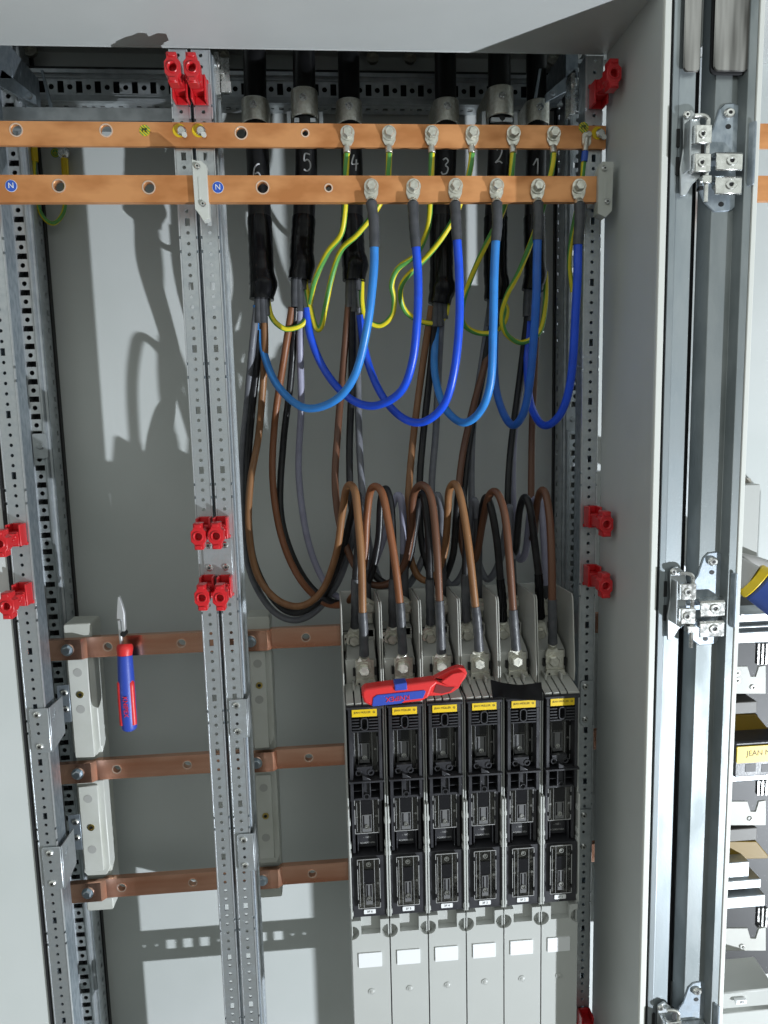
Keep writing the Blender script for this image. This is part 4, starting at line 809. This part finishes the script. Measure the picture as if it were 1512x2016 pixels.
# piece of black sheath on the shelf
c0 = [at(u, v, y) for u, v, y in ((966, 1338, -78), (990, 1344, -84), (1020, 1348, -88), (1045, 1346, -86), (1066, 1343, -80))]; c1 = [at(u, v, y) for u, v, y in ((970, 1375, -104), (985, 1372, -106), (1010, 1375, -108), (1040, 1377, -106), (1069, 1378, -102))]
a, b = spline(c0, 5), spline(c1, 5); n = len(a); O = tuple(c1[0]); m = MB(O)
m.add(a+b+[p+V3((0, 1.6, -1.6)) for p in a]+[p+V3((0, 1.6, -1.6)) for p in b], [(i, i+1, n+i+1, n+i) for i in range(n-1)]+[(2*n+i, 3*n+i, 3*n+i+1, 2*n+i+1) for i in range(n-1)]+[(n+i, n+i+1, 3*n+i+1, 3*n+i) for i in range(n-1)]+[(i, 2*n+i, 2*n+i+1, i+1) for i in range(n-1)]+[(0, n, 3*n, 2*n), (n-1, 2*n-1+0, 4*n-1, 3*n-1)])
o = m.build('sheath_offcut', BLACKR); tag(o, 'curved offcut of black cable sheath lying above the fourth and fifth fuse strips', 'sheath offcut')
# diagonal cutters hanging on the top busbar
PYY = 84; O = tuple(at(250, 1300, PYY)); t = thing('pliers', 'red and blue handled side cutters hanging over the top busbar left of the twin posts', 'pliers', O)
def pp(L, y0, y1, m, mi=None): q = [at(u, v, PYY) for u, v in L]; m.prism([(p.x, p.z) for p in q], 'y', y0, y1, mi)
m = MB(O); pp([(234, 1172), (237, 1174), (243, 1190), (247, 1205), (249, 1240), (242, 1243), (240, 1218), (231, 1217), (232, 1190)], 78, 86, m); pp([(232, 1220), (239, 1219), (243, 1270), (237, 1270)], 80, 86, m); m.build('jaw', mat('polished_jaw_steel', (.80, .81, .82), .38, .75), t, bevel=1)
m = MB(O); m.cyl((at(245, 1246, PYY).x, 77, at(245, 1246, PYY).z), (at(245, 1246, PYY).x, 88, at(245, 1246, PYY).z), 4, 12); m.build('pivot', BPLD, t)
HL = pts([(246, 1268, 84), (246, 1290, 80), (248, 1330, 78), (251, 1380, 76), (254, 1420, 76), (255, 1437, 77)])
L_ = spline(HL, 8); n = len(L_)
m = MB(O); m.tube(L_[:9], [9.5, 10.5, 11, 11.2, 11.2, 11, 10.6, 10.3, 10], 18); m.build('collar', REDT, t)
m = MB(O); m.tube(L_[8:], [10.2+1.2*math.sin(i/(n-9)*3.1)-(0 if i < n-12 else (i-(n-12))**2*.5) for i in range(n-8)], 18); m.build('handle', BLUT, t)
for s in (-1, 1):
    m = MB(O); Q = [p+V3((s*7.5, -4, 0)) for p in L_[17:-6]]; m.tube(Q, [1.5]+[4.6]*(len(Q)-2)+[1.5], 12); m.build('grip_stripe', REDT, t)
m = MB(O); tx = text('KNIPEX', 9, 'handle_text', REDT, t, (0, 0, 0), (0, 0, 0), ext=.4)
q = L_[int(n*.62)]; q2 = L_[int(n*.8)]; dx = (q2-q).normalized(); nn = V3((0, -1, 0)); nn = (nn-dx*nn.dot(dx)).normalized(); dz = nn.cross(dx)
mtx = Matrix.Identity(4)
for i in range(3): mtx[i][0], mtx[i][1], mtx[i][2] = dx[i], dz[i], nn[i]
mtx.translation = (q+nn*11.6-V3(O))*S; tx.matrix_local = mtx
# ---------------------------------------------------------------- door hinge fittings on the frame profile
def hinge(zc, first=None):
    O = (590, -150, zc); t = thing('hinge_plate', 'x', 'hinge plate', O, 'plated steel hinge plates on the frame channels')
    def p(L): return [(590+a, zc+b) for a, b in L]
    m = MB(O); m.prism(p([(-9, 46), (-4, 52), (4, 53), (11, 50), (15, 38), (21, 20), (22, -30), (14, -48), (6, -57), (-10, -58), (-20, -48), (-26, -32), (-24, 8), (-14, 26)]), 'y', -134, -131)
    m.prism([(590+10, -134), (590+13, -134), (590+20, -148), (590+17, -148)], 'z', zc-34, zc+30)
    m.build('plate', ZINCD, t, bevel=1)
    m = MB(O)
    for z0 in (-18, -42):
        m.prism([(-134.1, zc+z0+19), (-146, zc+z0+17), (-148, zc+z0+15), (-148, zc+z0-1), (-146, zc+z0-2), (-146, zc+z0+13), (-134.1, zc+z0+15)], 'x', 574, 598)
        m.ring((588, -148, zc+z0+8), (0, -1, 0), 5, 2, 1.4, 18)
    m.build('folded_tab', STEEL, t, bevel=.5)
    m = MB(O)
    for dx, dz in ((0, 29), (-4, -50)): m.cyl((590+dx, -134.3, zc+dz), (590+dx, -133.9, zc+dz), 2.6, 12)
    for z0 in (10, -26): m.box(564.5, 568, -137, -130, zc+z0-10, zc+z0+8)
    for z0 in (-18, -42): m.cyl((588, -148.3, zc+z0+8), (588, -147.9, zc+z0+8), 2, 12)
    m.each('hole', BPLD, t)
    for dx, dz in ((0, 42), (-7, -33)): screw_part(t, O, (590+dx, -134, zc+dz), 5.2, h=4)
    return t
def pin(zc):
    O = (550, -150, zc); t = thing('hinge_bracket', 'x', 'hinge bracket', O, 'pinned hinge brackets on the left channel')
    m = MB(O); m.prism([(536, zc+34), (544, zc+38), (553, zc+30), (556, zc+18), (556, zc-30), (548, zc-36), (541, zc-48), (535, zc-48), (534, zc-20), (537, zc)], 'y', -155, -152)
    m.box(537, 539, -168, -152, zc-26, zc+24); m.build('plate', ZINC, t, bevel=.8)
    m = MB(O)
    for z0 in (16, -12):
        m.prism([(543, -155.1), (543, -163), (545, -165), (562, -165), (562, -162), (560, -161), (546, -161), (546, -155.1)], 'z', zc+z0-15, zc+z0+3)
        m.ring((552, -165, zc+z0-6), (0, -1, 0), 4.6, 1.9, 1.3, 16)
    m.box(554, 564, -164, -154, zc-38, zc-30); m.build('folded_tab', STEEL, t, bevel=.6)
    m = MB(O); m.tube(spline([(546, -158, zc+30), (554, -159, zc+30), (559, -160, zc+27), (560, -160, zc+18), (560, -160, zc-40), (560, -160, zc-56)], 5), 2.3, 10); m.build('pin', STEEL, t)
    m = MB(O)
    for z0 in (16, -12): m.cyl((552, -165.3, zc+z0-6), (552, -164.9, zc+z0-6), 1.8, 12)
    m.box(541, 544, -155.4, -152, zc-8, zc+0); m.box(531, 534.5, -151.5, -149, zc+2, zc+20); m.box(531, 534.5, -151.5, -149, zc-26, zc-8); m.build('hole', BPLD, t)
    screw_part(t, O, (539, -155, zc+32), 4); return t
hz = [at(1430, 315, -134).z+2, at(1395, 1175, -134).z+2, at(1370, 1992, -134).z-4]
h0 = hinge(0); p0 = pin(0)
hl = ['uppermost', 'middle', 'lowest']
for i, z in enumerate(hz):
    if i == 0: h, q = h0, p0
    else: h, q = dup(h0), dup(p0)
    h.location = V3((592, -158, z))*S; h.scale = (1.22, 1, 1); h['label'] = '%s long plated steel hinge plate with two folded tabs on the right channel' % hl[i]
    q.location = V3((550, -150, z+3))*S; q['label'] = '%s bright hinge bracket with a vertical pin on the left channel' % hl[i]
# closing plates at the very top of the channels
def topplate(u0, u1, v1, y, mat_, lab, edge):
    a = at(u0, v1, y); b = at(u1, v1, y); O = (a.x, y, a.z); t = thing('lock_cover', lab, 'cover plate', O)
    m = MB(O); m.prism(rrect(a.x, b.x, a.z, 200, 5), 'y', y-3, y); m.build('plate', mat_, t, bevel=1)
    if edge: m = MB(O); m.prism(rrect(a.x-2, b.x+2, a.z-2, 202, 6), 'y', y+.1, y+3); m.build('rubber_edge', GASK, t, bevel=.5)
WAVY = mat('painted_reflection_steel', (.50, .49, .48), .18, .9, (38, (1, 1, .1), (.05, .048, .045), .12), None)  # dark streaks put wavy reflections into the colour
topplate(1402, 1472, 142, -147, WAVY, 'cover plate with painted wavy reflections and black edge at the top right corner', True)
topplate(1343, 1376, 144, -153, WAVY, 'narrow plate with painted bright reflections at the top of the left channel', False)
# ---------------------------------------------------------------- what shows of the neighbouring cabinet
def box_at(m, u0, v0, u1, v1, y, d, mi=None):
    a = at(u0, v0, y); b = at(u1, v1, y); m.box(a.x, b.x, y, y+d, b.z, a.z, mi); return a, b
a = at(1440, 955, -20); b = at(1491, 1095, -20); O = (a.x, -20, b.z); t = thing('terminal_cover', 'tall pale grey plastic cover in the neighbouring cabinet at the right edge', 'cover', O)
m = MB(O); m.prism(rrect(a.x, b.x, b.z, a.z, 2), 'y', -20, 60); m.build('body', GPLL, t, bevel=1); m = MB(O); m.prism([(a.x, a.z+.3), (a.x, a.z+10), (b.x-2, a.z+6), (b.x, a.z+.3)], 'y', 0, 40); m.build('top_flange', mat('taupe_plastic', (.30, .28, .24), .5), t)
P = pts([(1440, 1118, -70), (1480, 1140, -85), (1520, 1168, -100), (1600, 1230, -120)]); O = tuple(P[0]); t = thing('insulated_handle', 'thick grey rod with yellow collar and blue grip entering from the right edge', 'handle', O)
m = MB(O); m.tube([P[0], P[1]], 18, 20); m.build('rod', mat('grey_rod', (.42, .41, .40), .45), t)
d = (P[3]-P[1]).normalized(); m = MB(O); m.cyl(P[1]-d*2, P[1]+d*8, 22, 28, r2=24); m.build('collar', YLW, t, bevel=1)
m = MB(O); m.tube([P[1]+d*8.1, P[1]+d*12, P[1]+d*60, P[1]+d*160], [20, 23, 24, 24], 28); m.build('grip', mat('blue_grip', (.03, .07, .30), .5), t, bevel=1)
P = pts([(1446, 1112, -40), (1480, 1118, -30), (1530, 1135, -20), (1600, 1160, -10)]); m = MB(tuple(P[0])); m.tube(P, 17, 16); o = m.build('grey_cable', mat('grey_cable_sheath', (.40, .39, .38), .5)); tag(o, 'thick grey cable behind the blue grip at the right edge', 'cable')
# neighbour fuse gear
TAUP = mat('dark_taupe_plastic', (.12, .115, .105), .5)
OCH = mat('ochre_panel', (.20, .12, .005), .5)
O = tuple(at(1440, 1400, -60)); O = (O[0], -60, -1160)
t = thing('fuse_switch', 'wide fuse switch with yellow maker label in the neighbouring cabinet at the right edge', 'fuse switch', O)
m = MB(O); a = at(1400, 1200, -20); b = at(1560, 1925, -20); m.box(629, 1000, -10, 40, b.z, a.z); m.build('housing', BPLD, t, bevel=1)
m = MB(O)
box_at(m, 1400, 1212, 1560, 1226, -52, 40); box_at(m, 1400, 1236, 1560, 1246, -58, 40); box_at(m, 1400, 1248, 1560, 1262, -64, 50)
box_at(m, 1400, 1524, 1560, 1532, -60, 45); box_at(m, 1400, 1738, 1498, 1748, -55, 40); box_at(m, 1400, 1770, 1506, 1784, -60, 44); box_at(m, 1400, 1702, 1474, 1734, -50, 30)
m.each('carrier_frame', ZINCR, t, bevel=1)
m = MB(O)
for v0, v1, y in ((1312, 1366, -55), (1578, 1625, -50), (1828, 1872, -52)):
    q = [at(u, v, y) for u, v in ((1400, v0), (1472, v0), (1478, v0+20), (1488, v0+20), (1494, v0), (1508, v0-2), (1508, v1), (1400, v1))]; m = MB(O); m.prism([(p.x, p.z) for p in q], 'y', y, y+3); m.build('contact_shield', GPL, t, bevel=.5)
m = MB(O)
for u, v in ((1452, 1325), (1452, 1340), (1483, 1354), (1482, 1616), (1462, 1864), (1461, 1214)):
    p = at(u, v, -56 if v < 1400 else -53); m.ring(p, (0, -1, 0), 3.4, 2.2, .8, 14)
for u in (1491, 1499, 1507):
    for v0, v1 in ((1266, 1306), (1535, 1562), (1785, 1822)): a, b = at(u, v0, -40), at(u, v1, -40); m.box(a.x-1.2, a.x+1.2, -44, -38, b.z, a.z)
m.each('contact_spring', STEEL, t)
m = MB(O)
for v in (1406, 1655):
    q = [at(u, w_, -30) for u, w_ in ((1400, v), (1488, v), (1511, v+28), (1511, v+34), (1400, v+36))]; m = MB(O); m.prism([(p.x, p.z) for p in q], 'y', -32, -12); m.build('yellow_panel', OCH, t, bevel=1)
m = MB(O)
for v in (1386, 1636): m = MB(O); box_at(m, 1400, v, 1490, v+18, -34, 24); m.build('grey_block', TAUP, t, bevel=1)
m = MB(O); box_at(m, 1448, 1462, 1560, 1524, -66, 40); m.build('label_housing', BPL, t, bevel=2)
m = MB(O); a, b = at(1452, 1471, -68.5), at(1560, 1496, -68.5); m.prism(rrect(a.x, b.x, b.z, a.z, 1), 'y', -68.5, -66.1); lb_ = m.build('maker_label', YLW, t)
pz = at(1470, 1484, -68.7); text('JEAN MÜLLER', 10.2, 'label_text', INK, lb_, (pz.x, -68.7, pz.z), O, ext=.05, ax='LEFT')
m = MB(O)
for u in (1468, 1500): box_at(m, u, 1505, u+20, 1519, -66.4, 1)
m.each('vent_slot', BPLD, t)
m = MB(O); a, b = at(1432, 1880, -60), at(1494, 1944, -70); m.prism([(-60, at(1432, 1886, -60).z), (-110, at(1432, 1955, -110).z), (-100, at(1432, 1985, -100).z), (-40, at(1432, 1985, -60).z)], 'x', 629, at(1500, 1944, -80).x); m.build('pull_handle', GPLL, t, bevel=2)
c_ = at(1455, 1966, -106); m = MB(O); m.box(c_.x-7, c_.x+7, -112, -106.5, c_.z-3, c_.z+3); nl_ = m.build('number_label', WHT, t); text('2F2', 4.2, 'label_text', BPLD, nl_, (c_.x, -112.3, c_.z), O, ext=.05)
m = MB(O); a = at(1430, 1990, -70); m.box(629, a.x+90, -72, 30, a.z-140, a.z-2); m.build('lower_cover', GPLL, t, bevel=1)
